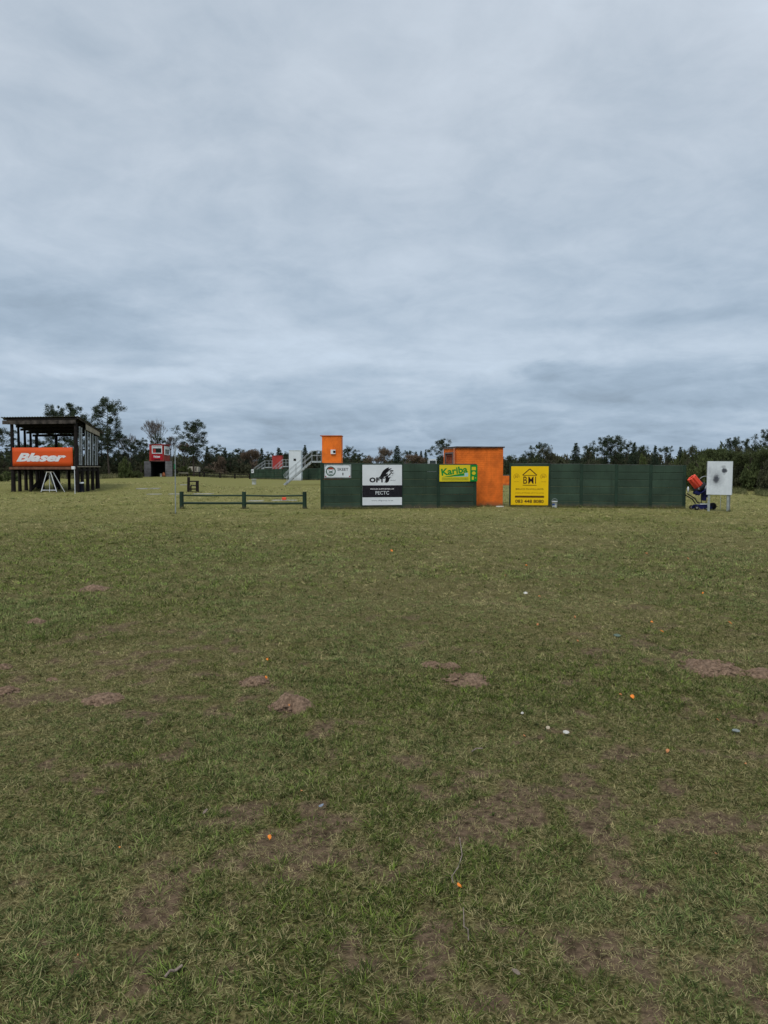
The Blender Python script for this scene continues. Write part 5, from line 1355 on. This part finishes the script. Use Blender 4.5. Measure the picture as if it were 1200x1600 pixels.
def tree_meshes(kind, var):
    """unit kit: real-size meshes for a 10 m tree; things scale them"""
    key = (kind, var)
    if key in TM: return TM[key]
    rng = np.random.default_rng(abs(hash((kind.__len__() * 31 + ord(kind[0]) * 7 + ord(kind[-1]), var))) % 99991); rd = random.Random(int(rng.integers(1e6)))
    wood = MB(); cs = []; rs = []; Hh = 10.0
    if kind in ('tall_pine', 'pine'):
        wob = [rd.uniform(-.25, .25) for _ in range(6)]
        def trunk(z): f = z / Hh; return Vector((wob[0] * math.sin(3 * f) + wob[1] * f, wob[2] * math.sin(2.5 * f), z))
        N_ = 8
        for i in range(N_):
            z0, z1 = Hh * .96 * i / N_ - (.3 if i == 0 else 0), Hh * .96 * (i + 1) / N_; wood.tube(trunk(z0), trunk(z1), .17 * (1 - i / N_ * .85), .17 * (1 - (i + 1) / N_ * .85), 7, caps=False)
        cb = .40 if kind == 'tall_pine' else .25; nl = 34
        for i in range(nl):
            f = cb + (1 - cb) * (i / nl) ** .9; z = Hh * f; az_ = i * 2.4 + rd.uniform(-.5, .5)
            prof = math.sin(PI * min(1, (1 - f) / (1 - cb) * .80 + .14)) ** .8
            L = (2.7 if kind == 'tall_pine' else 3.0) * prof * rd.uniform(.55, 1.12); up_ = rd.uniform(.1, .5) * (.4 + f)
            p0 = trunk(z); p1 = p0 + Vector((math.cos(az_) * L * .55, math.sin(az_) * L * .55, L * up_ * .35)); p2 = p0 + Vector((math.cos(az_ + .2) * L, math.sin(az_ + .2) * L, L * up_))
            wood.tube(p0, p1, .045, .032, 5, caps=False); wood.tube(p1, p2, .032, .015, 4, caps=False)
            for q in range(rd.randint(3, 4) if kind == 'tall_pine' else rd.randint(2, 4)):
                g_ = rd.uniform(.45, 1.05); c = p0.lerp(p2, g_) + Vector((rd.uniform(-.45, .45), rd.uniform(-.45, .45), rd.uniform(-.35, .65))); cs.append(tuple(c)); rs.append(rd.uniform(.34, .70))
            if rd.random() < .3: wood.tube(p1, p1 + Vector((rd.uniform(-.8, .8), rd.uniform(-.8, .8), rd.uniform(-.3, .3))), .015, .006, 3, caps=False)
        for q in range(6): cs.append((rd.uniform(-.3, .3) + wob[1], rd.uniform(-.3, .3), Hh * rd.uniform(.93, 1.0))); rs.append(rd.uniform(.3, .5))
        V, Fc, cv = leaf_cloud(np.array(cs), np.array(rs), 96, .25, .27, rng, .85, .25, .15); m = m_pine
    elif kind == 'conifer':
        wood.tube((0, 0, -.3), (0, 0, 9.4), .20, .02, 7, caps=False)
        lv = 24
        for i in range(lv):
            f = (i + .3) / lv; z = 1.0 + 9 * f; R0 = 2.1 * (1 - f) ** .75 + .12
            nb = max(3, int(9 * (1 - f) + 3)); a0 = rd.uniform(0, 6)
            for j in range(nb):
                a = a0 + 2 * PI * j / nb + rd.uniform(-.3, .3); r_ = R0 * rd.uniform(.5, 1.12)
                if i % 2 == 0: wood.tube((0, 0, z), (math.cos(a) * r_ * .9, math.sin(a) * r_ * .9, z + .12 * r_), .025, .01, 3, caps=False)
                for g_ in (.5, .95): cs.append((math.cos(a) * r_ * g_, math.sin(a) * r_ * g_, z + rd.uniform(-.15, .35))); rs.append(.26 + .26 * (1 - f))
        V, Fc, cv = leaf_cloud(np.array(cs), np.array(rs), 34, .26, .28, rng, .8, .35); m = m_conifer
    elif kind in ('broad', 'brown', 'open'):
        def grow(p, d, L, r_, dep):
            q = p + d * L; wood.tube(p, q, r_, r_ * .68, 5 if dep > 2 else 4, caps=False)
            if dep <= 2: cs.append(tuple(q + Vector((rd.uniform(-.3, .3), rd.uniform(-.3, .3), rd.uniform(-.2, .3))))); rs.append(rd.uniform(.45, .85) * (1 if kind != 'open' else .7))
            if dep == 0: return
            for _ in range(3 if dep > 1 else 2):
                nd = (d + Vector((rd.uniform(-1, 1), rd.uniform(-1, 1), rd.uniform(-.25, .75))) * .72).normalized(); grow(q, nd, L * rd.uniform(.66, .84), r_ * .62, dep - 1)
        grow(Vector((0, 0, -.3)), Vector((rd.uniform(-.1, .1), 0, 1)).normalized(), 2.7, .20, 5)
        n_ = {'broad': 34, 'brown': 24, 'open': 14}[kind]
        V, Fc, cv = leaf_cloud(np.array(cs), np.array(rs), n_, .24, .55, rng, .85, .1, .2); m = {'broad': m_broad, 'brown': m_brown, 'open': m_bush}[kind]
    elif kind == 'bare':
        def grow(p, d, L, r_, dep):
            q = p + d * L; wood.tube(p, q, r_, r_ * .62, 4 if dep > 3 else 3, caps=False)
            if dep == 0: return
            for _ in range(4 if dep in (1, 2, 6) else 3):
                nd = (d + Vector((rd.uniform(-1, 1), rd.uniform(-1, 1), rd.uniform(-.1, .6))) * .55).normalized(); grow(q, nd, L * rd.uniform(.66, .84), max(r_ * .60, .010), dep - 1)
        grow(Vector((0, 0, -.3)), Vector((0, 0, 1)), 2.2, .17, 6)
        me = wood.mesh('trunk'); me.materials.append(m_twig); TM[key] = (me, None, 10.0, 5.0); co = np.array([v.co for v in me.vertices]); s_ = 10.0 / co[:, 2].max()
        TM[key] = (me, None, co[:, 2].max(), np.percentile(np.abs(co[:, 0]), 98) * 2); return TM[key]
    me = wood.mesh('trunk'); me.materials.append(m_bark)
    cm = crown_mesh('crown', V, Fc, cv, m)
    zt_ = np.percentile(V[:, 2], 99.7); wd = np.percentile(np.abs(V[:, 0]), 97) * 2
    TM[key] = (me, cm, zt_, wd); return TM[key]


def tree(kind, var, px, pyt, Yd, wpx, label, name=None, group='trees of the tree line', rz=None):
    p = gx(px, Yd); top = at(px, pyt, Yd).z - p.z; wm, cm, zt_, wd = tree_meshes(kind, var)
    sz_ = top / zt_; sx = wpx * Yd / F / wd
    nm = name or {'tall_pine': 'pine_tree', 'pine': 'pine_tree', 'conifer': 'conifer_tree', 'broad': 'leafy_tree', 'brown': 'russet_tree', 'open': 'thin_crowned_tree', 'bare': 'bare_tree'}[kind]
    r = thing(nm, p, label, 'tree', group); r.rotation_euler = (0, 0, random.uniform(0, 6.28) if rz is None else rz); r.scale = (sx, sx, sz_)
    link('trunk' if cm else 'branches', wm, None, r)
    if cm: link('crown', cm, None, r)
    return r


TREES = [
    ('pine', 1, 0, 668, 84, 44, 'dark pine cut off by the left edge of the photo'),
    ('pine', 0, 28, 690, 80, 30, 'low pine seen through the first bay of the gallery'),
    ('open', 0, 44, 693, 82, 40, 'thin-crowned tree seen through the middle of the gallery'),
    ('pine', 1, 62, 686, 84, 34, 'pine seen between the gallery posts above the banner'),
    ('tall_pine', 0, 90, 634, 86, 34, 'pine top over the middle of the gallery roof, left of two'),
    ('tall_pine', 1, 119, 631, 86, 36, 'pine top over the gallery roof, right of two'),
    ('pine', 2, 140, 650, 90, 30, 'pine showing behind the back corner of the gallery roof'),
    ('broad', 0, 105, 692, 80, 46, 'dull green tree seen under the right half of the gallery roof'),
    ('tall_pine', 2, 171, 622, 88, 44, 'tallest pine, open crowned, just right of the gallery'),
    ('pine', 0, 158, 672, 92, 40, 'dark lower pine under the left side of the tallest pine'),
    ('pine', 3, 188, 676, 90, 38, 'dark lower pine under the right side of the tallest pine'),
    ('bare', 0, 203, 676, 96, 26, 'bare twiggy sapling between the tallest pine and the red cabin tower'),
    ('tall_pine', 3, 221, 685, 96, 24, 'small pine just left of the red cabin tower'),
    ('pine', 2, 206, 692, 92, 30, 'dark pine at the foot of the bare sapling'),
    ('bare', 1, 252, 651, 112, 48, 'big round bare tree rising behind the red cabin tower'),
    ('conifer', 0, 251, 678, 108, 19, 'dark conifer tip directly above the red cabin'),
    ('bare', 2, 268, 680, 106, 20, 'slender bare sapling right of the red cabin tower'),
    ('tall_pine', 3, 303, 656, 104, 40, 'lone pine with clumped crown and bare stem right of the red cabin tower'),
    ('brown', 0, 286, 690, 106, 32, 'russet-leaved tree at the left foot of the lone clumped pine'),
    ('open', 1, 316, 706, 108, 36, 'greyish thin bushy tree under the lone clumped pine'),
    ('conifer', 1, 324, 698, 118, 13, 'small pointed conifer right of the lone clumped pine'),
    ('pine', 0, 338, 695, 120, 28, 'round dark pine between the lone pine and the far green wall'),
    ('conifer', 2, 352, 701, 122, 16, 'conifer right behind the round dark pine'),
    ('brown', 1, 346, 712, 116, 22, 'small russet tree below the round dark pine'),
    ('pine', 3, 373, 701, 124, 24, 'dark pine halfway between the bench and the low green wall end'),
    ('pine', 1, 360, 708, 120, 26, 'low dark pine left of the halfway pine'),
    ('conifer', 0, 386, 706, 126, 14, 'conifer just left of the pinkish brown tree'),
    ('brown', 2, 397, 702, 118, 38, 'pinkish brown half-bare tree above the far end of the low green wall'),
    ('conifer', 1, 409, 701, 130, 14, 'conifer tip left of the faded red trap tower'),
    ('pine', 0, 420, 706, 130, 20, 'pine behind the left stair of the faded red trap tower'),
    ('conifer', 2, 436, 700, 132, 18, 'pointed conifer above the faded red trap tower'),
    ('pine', 2, 449, 706, 132, 22, 'pine between the red and the white trap towers'),
    ('conifer', 0, 477, 696, 134, 16, 'conifer tip showing right of the white trap tower'),
    ('pine', 3, 492, 704, 130, 30, 'pine behind the stair landing of the orange trap tower'),
    ('pine', 1, 466, 706, 132, 26, 'pine behind the white trap tower'),
    ('pine', 2, 546, 697, 128, 30, 'two-topped pine right of the orange trap tower'),
    ('pine', 0, 532, 702, 130, 24, 'pine close behind the orange trap tower'),
    ('conifer', 1, 560, 708, 132, 18, 'low conifer ending the group right of the orange trap tower'),
    ('conifer', 2, 571, 714, 140, 10, 'tiny conifer in the gap before the russet tree'),
    ('brown', 0, 599, 698, 118, 26, 'pointed russet tree above the OFT board'),
    ('brown', 1, 585, 710, 116, 34, 'low russet tree left of the pointed russet tree'),
    ('conifer', 0, 620, 697, 120, 24, 'dark conifer right of the pointed russet tree'),
    ('pine', 1, 637, 704, 124, 18, 'small dark pine right of the OFT board'),
    ('brown', 2, 645, 710, 114, 44, 'low brown tree over the wall right of the OFT board'),
    ('conifer', 2, 650, 706, 126, 12, 'narrow conifer behind the low brown tree'),
    ('conifer', 1, 658, 705, 122, 10, 'slim conifer, left of the close pair near the white vehicle'),
    ('conifer', 0, 665, 703, 122, 11, 'slim conifer, right of the close pair near the white vehicle'),
    ('pine', 3, 689, 686, 92, 38, 'broad dark pine just behind the left edge of the orange hut'),
    ('pine', 0, 795, 711, 104, 26, 'dark pine in the gap between orange hut and BMI board'),
    ('conifer', 2, 812, 714, 100, 18, 'low conifer above the left part of the BMI board'),
    ('pine', 2, 826, 704, 98, 28, 'dark pine above the middle of the BMI board'),
    ('conifer', 1, 843, 692, 96, 20, 'pointed conifer above the right edge of the BMI board'),
    ('open', 2, 863, 696, 92, 34, 'open see-through tree above the wall by the paint bucket'),
    ('conifer', 0, 899, 693, 86, 26, 'dense dark conifer above the second panel right of the BMI board'),
    ('pine', 1, 920, 696, 84, 24, 'pine right beside the dense dark conifer'),
    ('tall_pine', 3, 944, 681, 78, 28, 'tall dark pine over the middle of the right wall, left of two'),
    ('tall_pine', 2, 961, 681, 78, 28, 'tall dark pine over the middle of the right wall, right of two'),
    ('pine', 0, 980, 688, 80, 24, 'pine just right of the two tall dark pines'),
    ('conifer', 2, 990, 692, 78, 20, 'conifer filling the dip right of the two tall pines'),
    ('pine', 3, 1002, 696, 76, 24, 'pine above the fourth panel of the right wall'),
    ('conifer', 1, 1023, 697, 74, 16, 'small conifer above the last panel of the right wall'),
    ('pine', 1, 1041, 697, 72, 22, 'rounded pine above the right end of the wall'),
    ('conifer', 0, 1062, 699, 70, 20, 'conifer just left above the trap machine'),
    ('open', 0, 1086, 696, 68, 34, 'thin-topped tree above the trap machine'),
    ('broad', 1, 1108, 700, 62, 40, 'leafy tree behind the pattern board'),
    ('tall_pine', 0, 1143, 683, 66, 24, 'pine rising just right of the pattern board'),
    ('tall_pine', 1, 1163, 686, 64, 18, 'slim pine, second right of the pattern board'),
    ('broad', 2, 1136, 702, 58, 46, 'olive leafy tree right behind the pattern board'),
    ('pine', 2, 1178, 692, 62, 26, 'low pine between the slim pine and the right edge'),
    ('tall_pine', 3, 1199, 668, 58, 30, 'dark pine cut off by the right edge of the photo'),
    ('broad', 0, 1172, 703, 54, 50, 'olive leafy tree near the right edge'),
    ('broad', 1, 1205, 700, 50, 50, 'olive leafy tree cut by the right edge'),
]
for k, (kd, v_, px, py, yd, w_, lb) in enumerate(TREES):
    if kd == 'conifer' and k % 2 and 14 <= w_ < 24: kd, w_ = 'pine', w_ * 1.35
    tree(kd, v_, px, py, yd, w_, lb)

# ------------------------------------------------------------------ shrubs of the undergrowth
def shrub_mesh(var, m, n=46, per=60, leaf=.16):
    rng = np.random.default_rng(100 + var); cs, rs = [], []
    for i in range(n):
        a = rng.uniform(0, 2 * PI); rr = math.sqrt(rng.random()) * .95; z = (1 - rr ** 2) ** .5 * rng.uniform(.15, 1.0)
        cs.append((math.cos(a) * rr, math.sin(a) * rr, z * .95 + .05)); rs.append(rng.uniform(.16, .34))
    V, Fc, cv = leaf_cloud(np.array(cs), np.array(rs), per, leaf, .5, rng, .85, .15, .3)
    V[:, 2] = np.maximum(V[:, 2], 0); return crown_mesh('foliage', V, Fc, cv, m)


def stems_mesh(var):
    rd = random.Random(var); mb = MB()
    for k in range(7):
        a = rd.uniform(0, 6.28); mb.path([(0, 0, -.1), (.2 * math.cos(a), .2 * math.sin(a), .35), (.55 * math.cos(a), .55 * math.sin(a), .8)], .018, 4)
    me = mb.mesh('stems'); me.materials.append(m_bark); return me


SHB = {'dark': [shrub_mesh(k, m_bush) for k in range(3)], 'olive': [shrub_mesh(10 + k, m_broad) for k in range(3)], 'lime': [shrub_mesh(20, m_lime)], 'brown': [shrub_mesh(30 + k, m_brown, 40, 45) for k in range(2)]}
STM = stems_mesh(3)


def shrub(kind, px, pyt, Yd, wpx, label, group):
    p = gx(px, Yd); hh = max(.4, at(px, pyt, Yd).z - p.z); w = wpx * Yd / F / 2.2
    r = thing('shrub', p, label, 'shrub', group); r.rotation_euler = (0, 0, random.uniform(0, 6.28)); r.scale = (w, w, hh)
    link('foliage', random.choice(SHB[kind]), None, r); link('stems', STM, None, r)


def edge(px):
    """distance of the undergrowth edge at a photo column"""
    return float(np.interp(px, [-60, 0, 160, 230, 300, 400, 520, 620, 740, 860, 960, 1060, 1130, 1210, 1290], [78, 80, 88, 100, 112, 122, 132, 126, 112, 92, 80, 66, 54, 47, 42]))


rs = random.Random(12)
ANCH = [(-40, 'left photo edge, outside it'), (0, 'left photo edge'), (45, 'first gallery bays'), (100, 'gallery banner end'), (140, 'back corner of the gallery'), (171, 'tallest pine'), (205, 'bare twiggy sapling'), (232, 'red cabin tower'), (268, 'slender bare sapling'),
        (303, 'lone clumped pine'), (340, 'round dark pine'), (373, 'halfway pine'), (397, 'pinkish brown tree'), (432, 'faded red trap tower'), (460, 'white trap tower'), (490, 'grey steel stair landing'), (517, 'orange trap tower'), (546, 'two-topped pine'),
        (571, 'tiny conifer in the gap'), (599, 'pointed russet tree'), (635, 'small dark pine'), (662, 'close pair of slim conifers'), (689, 'broad pine at the hut'), (740, 'middle of the orange hut'), (795, 'gap between hut and BMI board'),
        (843, 'pointed conifer over the BMI board'), (863, 'open see-through tree'), (903, 'dense dark conifer'), (952, 'two tall dark pines'), (1002, 'fourth panel of the right wall'), (1041, 'rounded pine at the wall end'), (1090, 'trap machine'),
        (1126, 'pattern board'), (1163, 'slim pine'), (1199, 'right photo edge'), (1250, 'last tree beyond the right photo edge')]
x_ = -60
while x_ < 1290:
    for row in range(3):
        if row == 0 and 505 < x_ < 1060: continue
        yd = edge(x_) * (1 + .07 * row) + rs.uniform(0, 3)
        top = {0: 724, 1: 716, 2: 709}[row] + rs.uniform(-4, 6)
        if x_ < 160: top -= 4
        if x_ > 1060: top = {0: 722, 1: 710, 2: 702}[row] + rs.uniform(-5, 6)
        if 560 < x_ < 780: top += 7
        kd = 'dark' if x_ < 1050 else rs.choice(['dark', 'olive', 'olive'])
        if row == 1 and rs.random() < .12: kd = 'olive'
        if 300 < x_ < 480 and rs.random() < .3: kd = 'brown'
        if 570 < x_ < 670 and rs.random() < .6: kd = 'brown'
        an = min(ANCH, key=lambda q: abs(q[0] - x_)); dx = x_ - an[0]
        wh = 'straight below' if abs(dx) < 6 else ('just left of' if dx < 0 else 'just right of')
        if abs(dx) > 20: wh = 'a little left of' if dx < 0 else 'a little right of'
        lb = '%s %s thicket shrub %s the %s' % (['near', 'middle', 'rear'][row], {'dark': 'dark', 'olive': 'olive', 'brown': 'russet'}[kd], wh, an[1])
        shrub(kd, x_ + rs.uniform(-5, 5), top, yd, rs.uniform(30, 46) if x_ < 1000 else rs.uniform(36, 56), lb, 'undergrowth shrubs along the far edge')
    x_ += 20 if x_ < 1000 else 23
for kd, px, py, yd, w_, lb in (('lime', 196, 716, 86, 26, 'yellow-green shrub under the right side of the tallest pine'), ('lime', 226, 716, 104, 16, 'yellow-green shrub touching the left side of the red cabin tower'),
                              ('lime', 12, 737, 66, 34, 'pale green tall-grass clump at the left edge beside the gallery'), ('olive', 214, 735, 86, 18, 'low grey-green shrub on the lawn edge left of the red cabin tower'),
                              ('lime', 290, 728, 106, 28, 'yellow-green shrub behind the far fence near the marker pole'), ('lime', 1100, 714, 52, 52, 'broad olive-yellow shrub behind the trap machine'),
                              ('olive', 1080, 722, 54, 34, 'olive shrub behind the last panel of the right wall'), ('olive', 1062, 712, 62, 20, 'olive shrub top just over the right end of the wall'),
                              ('lime', 1003, 711, 70, 18, 'yellowish shrub top over the fourth panel of the right wall')):
    shrub(kd, px, py, yd, w_, lb, 'single shrubs standing out of the undergrowth')

# ------------------------------------------------------------------ long grass along the lawn's far edge
long_src = source_collection('long_tufts', [tuft('l0', 22, .42, .012, .10, .25, 21, .5), tuft('l1', 20, .55, .012, .09, .3, 22, .7), tuft('l2', 24, .34, .014, .14, .5, 23, .6)])
n = 14000; pxs = RNG.uniform(-70, 1290, n); yds = np.array([edge(a) for a in pxs]) - RNG.random(n) ** 1.3 * np.interp(pxs, [0, 200, 400, 1000, 1100, 1200], [9, 10, 12, 9, 9, 10]) + 3
keep = (fbm(pxs * .03, yds * .15, 3, 91) > .40) & ~((pxs > 221) & (pxs < 274) & (yds < 100.5)); pxs, yds = pxs[keep], yds[keep]; n = len(pxs)
xs = (pxs - 600) / F * yds; v1 = RNG.random(n)[:, None]
tn = np.array([.10, .11, .045]) + (np.array([.22, .20, .12]) - np.array([.10, .11, .045])) * v1 * ss(300, 150, pxs)[:, None] * .8 + (np.array([.24, .22, .14]) - np.array([.10, .11, .045])) * v1 * (.7 * ss(250, 330, pxs) * ss(700, 500, pxs))[:, None]
scl = RNG.uniform(.5, 1.2, n)[:, None] * np.array([1.5, 1.5, 1.2])
scl = scl * np.clip(yds / 85, .55, 1.2)[:, None]
scatter_object('long_grass', long_src, np.stack([xs, yds, hgt(xs, yds)], 1), RNG.integers(0, 3, n), np.stack([RNG.normal(0, .1, n), RNG.normal(0, .1, n), RNG.uniform(0, 6.28, n)], 1), scl, tn, 'unmown tan and green grass along the far edge of the lawn')

# ------------------------------------------------------------------ clay fragments and litter on the lawn
def shard_mesh(name, seed, r0=.016, r1=.055, a=1.3):
    rd = random.Random(seed); n = 7; top, bot = [], []
    mb = MB(); vs = []
    for i in range(n + 1):
        t_ = -a / 2 + a * i / n
        for r_, z in ((r0 + rd.uniform(-.004, .006), .010), ((r0 + r1) / 2, .009), (r1 + rd.uniform(-.003, .003), .0), (r1 * .98, -.006), (r0 + .002, .004)): vs.append((r_ * math.cos(t_) - (r0 + r1) / 2, r_ * math.sin(t_), z + .006 + rd.uniform(-.001, .001)))
    mb.add(vs, [[i * 5 + j, i * 5 + (j + 1) % 5, (i + 1) * 5 + (j + 1) % 5, (i + 1) * 5 + j] for i in range(n) for j in range(5)] + [[4, 3, 2, 1, 0], [n * 5 + j for j in range(5)]])
    me = mb.mesh(name); return me


SH = [shard_mesh('clay_fragment', 1), shard_mesh('clay_fragment', 2, .01, .045, .8), shard_mesh('clay_fragment', 3, .03, .055, .9)]
SHO = [m.copy() for m in SH]
for m in SH: m.materials.append(m_clay)
for m in SHO: m.materials.append(m_clay_old)
FR = [(421, 1313, 11, 1, 'brightest and largest orange clay fragment, in the near lawn below the heaped molehill'), (187, 1329, 6, 1, 'small orange clay fragment in the lower left lawn'),
      (416, 1062, 11, 1, 'orange clay fragment lying on the low pale molehill'), (418, 1033, 7, 1, 'orange clay fragment just beyond the low pale molehill'),
      (1018, 976, 9, 1, 'orange clay fragment, farther of two close together on the right'), (1034, 991, 10, 1, 'orange clay fragment, nearer of two close together on the right'),
      (988, 1092, 11, 1, 'orange clay fragment, right of a close pair in the right-hand lawn'), (969, 1088, 9, 0, 'faded clay fragment, left of a close pair in the right-hand lawn'),
      (903, 1004, 8, 0, 'faded orange clay fragment in the middle of the right half of the lawn'), (717, 1389, 12, 1, 'orange clay fragment beside the long dry stem in the near lawn'),
      (471, 1240, 7, 0, 'faint clay fragment above the slate feather'), (840, 980, 8, 0, 'faded clay fragment right of centre, beyond the molehills'),
      (612, 863, 7, 1, 'reddish clay fragment far off in front of the green walls'), (822, 886, 7, 1, 'orange clay fragment in the far lawn below the BMI board'),
      (789, 902, 6, 0, 'dull clay fragment in the far lawn near the white shell'), (1075, 875, 6, 0, 'far clay fragment below the pattern board'), (1010, 867, 7, 0, 'far faded clay fragment below the right wall end'),
      (1098, 930, 6, 1, 'small orange clay fragment in the far right lawn'), (1140, 977, 8, 1, 'orange clay fragment at the right side of the lawn'), (843, 935, 7, 0, 'faded clay fragment right of the white shell'),
      (898, 968, 8, 0, 'pale pinkish clay fragment in the middle right lawn'), (819, 1153, 6, 0, 'faded clay fragment left of the two bleached shells'), (1118, 1339, 9, 0, 'faded clay fragment in the lower right lawn'),
      (1121, 1128, 8, 0, 'dull clay fragment below the wide spread of pink soil'), (1043, 1177, 9, 0, 'straw-coloured clay fragment in the right-hand lawn'), (1165, 1197, 6, 0, 'tiny dull fragment near the right edge'),
      (122, 1498, 6, 0, 'tiny reddish fragment at the lower left'), (452, 1113, 5, 0, 'reddish clay crumb in the face of the heaped molehill')]
for k, (px, py, w_, new, lb) in enumerate(FR):
    p = hit(px, py); s_ = w_ * p.y / F / .055 * .72
    o = link('clay_fragment', (SH if new else SHO)[k % 3]); ht = .014 if py > 1000 else .026
    if py == 1113: ht = .05
    o.location = (p.x, p.y, p.z + ht); o.rotation_euler = (.45 + random.uniform(-.25, .35), random.uniform(-.3, .3), random.uniform(-1, 1)); o.scale = (s_, s_, min(s_, 1.6)); tag(o, lb, 'clay fragment', 'broken clay targets on the lawn')


def chip(px, py, w_, h_, m, label, name, cat, rz=0.0, tilt=.5, zo=.03):
    p = hit(px, py); k = p.y / F; mb = MB(); pts = []
    rd = random.Random(px)
    for i in range(8): a = 2 * PI * i / 8; pts.append((w_ * k / 2 * math.cos(a) * rd.uniform(.8, 1.1), h_ * k / 2 * math.sin(a) * rd.uniform(.8, 1.1)))
    mb.prism(pts, -.004, .004); o = link(name, mb.mesh(name), m); o.location = (p.x, p.y, p.z + zo); o.rotation_euler = (-tilt, rz, 0); tag(o, label, cat); return o


chip(884, 1151.5, 11, 6, m_mulch_w, 'white bleached shell, right of two in the middle right lawn', 'shell_piece', 'shell', .1)
chip(856, 1144, 7, 6, mat('tan_shell', (.50, .42, .30), .7, .1, 30, 0), 'smaller tan shell, left of two in the middle right lawn', 'shell_piece', 'shell')
chip(821, 930, 7, 4, m_mulch_w, 'white shell far off in the right half of the lawn', 'shell_piece', 'shell')
chip(816, 1121, 5, 4, m_mulch_w, 'tiny white shell beyond the two bleached shells', 'shell_piece', 'shell')
chip(502, 1268, 10, 4, m_feather, 'slate-blue feather lying in the near lawn', 'feather', 'feather', -.5)
chip(806, 1532, 15, 7, m_wood, 'pale wood chip near the bottom edge of the photo', 'wood_chip', 'wood chip', .55)
chip(964, 996, 12, 6, mat('grey_green_weed', (.12, .16, .12), .8, .1, 30, 0), 'grey-green leaf flat on the lawn near two orange fragments', 'flat_leaf', 'leaf', .1, .9, .02)
chip(1150, 1149, 14, 6, mat('silver_leaf', (.24, .27, .25), .8, .2, 30, 0), 'silvery dead leaf near the right edge', 'dead_leaf', 'leaf', .1, .9)
chip(321, 1277, 11, 4, m_wood, 'pale splinter in the near lawn left of the brightest clay fragment', 'wood_splinter', 'splinter', -.9)


def twig(pts, rad, label, name='dry_twig'):
    P_ = [hit(a, b_2) for a, b_2 in pts]; rd = random.Random(len(label)); mb = MB()
    Q = [p + Vector((0, 0, .022 + rd.uniform(0, .012))) for p in P_]; mb.path(Q, rad, 6); o = mb.build(name, m_wood); tag(o, label, 'twig'); return o


twig([(258, 1537), (266, 1530), (274, 1527), (285, 1521)], .0045, 'forked pale twig near the lower left, like a small antler')
o = MB(); a, b_2 = hit(274, 1527), hit(278, 1513)
twig([(718, 1320), (722, 1345), (716, 1365), (706, 1378), (708, 1392)], .0022, 'long dry stem curving beside the orange clay fragment in the near lawn', 'dry_twig')
twig([(724, 1432), (725, 1458), (731, 1466), (732, 1480)], .002, 'short dry stem below the orange clay fragment in the near lawn', 'dry_twig')
twig([(737, 1181), (744, 1177), (754, 1176)], .004, 'small curved straw-coloured twig left of the bleached shells')

# ------------------------------------------------------------------ untrimmed grass along the foot of walls, hut and posts
Q = []
def fringe(p0, p1, per_m, spread=.10):
    d = p1 - p0; d.z = 0; L = d.length; n = int(L * per_m); d.normalize(); nrm = Vector((d.y, -d.x, 0))
    for _ in range(n):
        s_ = random.uniform(-.05, L + .05); o_ = abs(random.gauss(0, spread)) + .05
        if fbm(s_ * 1.7 + p0.x, p0.y, 2, 97) < .38: continue
        q = p0 + d * s_ + nrm * o_; Q.append((q.x, q.y))


fringe(A0, A1, 90); fringe(B0, B1, 90); hc = gx(714, 30.7); fringe(hc + Vector((.75, .17, 0)), hc + Vector((2.0, .44, 0)), 60)
fringe(C0, C1, 12, .3)
for px, py in ((284, 795), (381.5, 795), (476, 795), (1108.3, 797.5), (1138.6, 799.5), (274.3, 803), (866, 794), (20, 768), (120, 770), (64, 769.5), (89, 769.5)):
    q = hit(px, py)
    for _ in range(16): Q.append((q.x + random.gauss(0, .09), q.y + random.uniform(-.14, .05)))
Q = np.array(Q); n = len(Q); v1 = RNG.random(n)[:, None]
tn = np.array([.09, .12, .03]) * (1 - v1 * .6) + np.array([.28, .25, .12]) * v1 * .6
sc1 = RNG.uniform(.12, .34, n)[:, None] * np.array([1., 1., .9]) * np.where(Q[:, 1] > 80, 1.6, 1.0)[:, None]
scatter_object('edge_grass', long_src, np.stack([Q[:, 0], Q[:, 1], hgt(Q[:, 0], Q[:, 1])], 1), RNG.integers(0, 3, n), np.stack([RNG.normal(0, .15, n), RNG.normal(0, .15, n), RNG.uniform(0, 6.28, n)], 1), sc1, tn, 'untrimmed grass and weeds along the foot of the walls and posts')
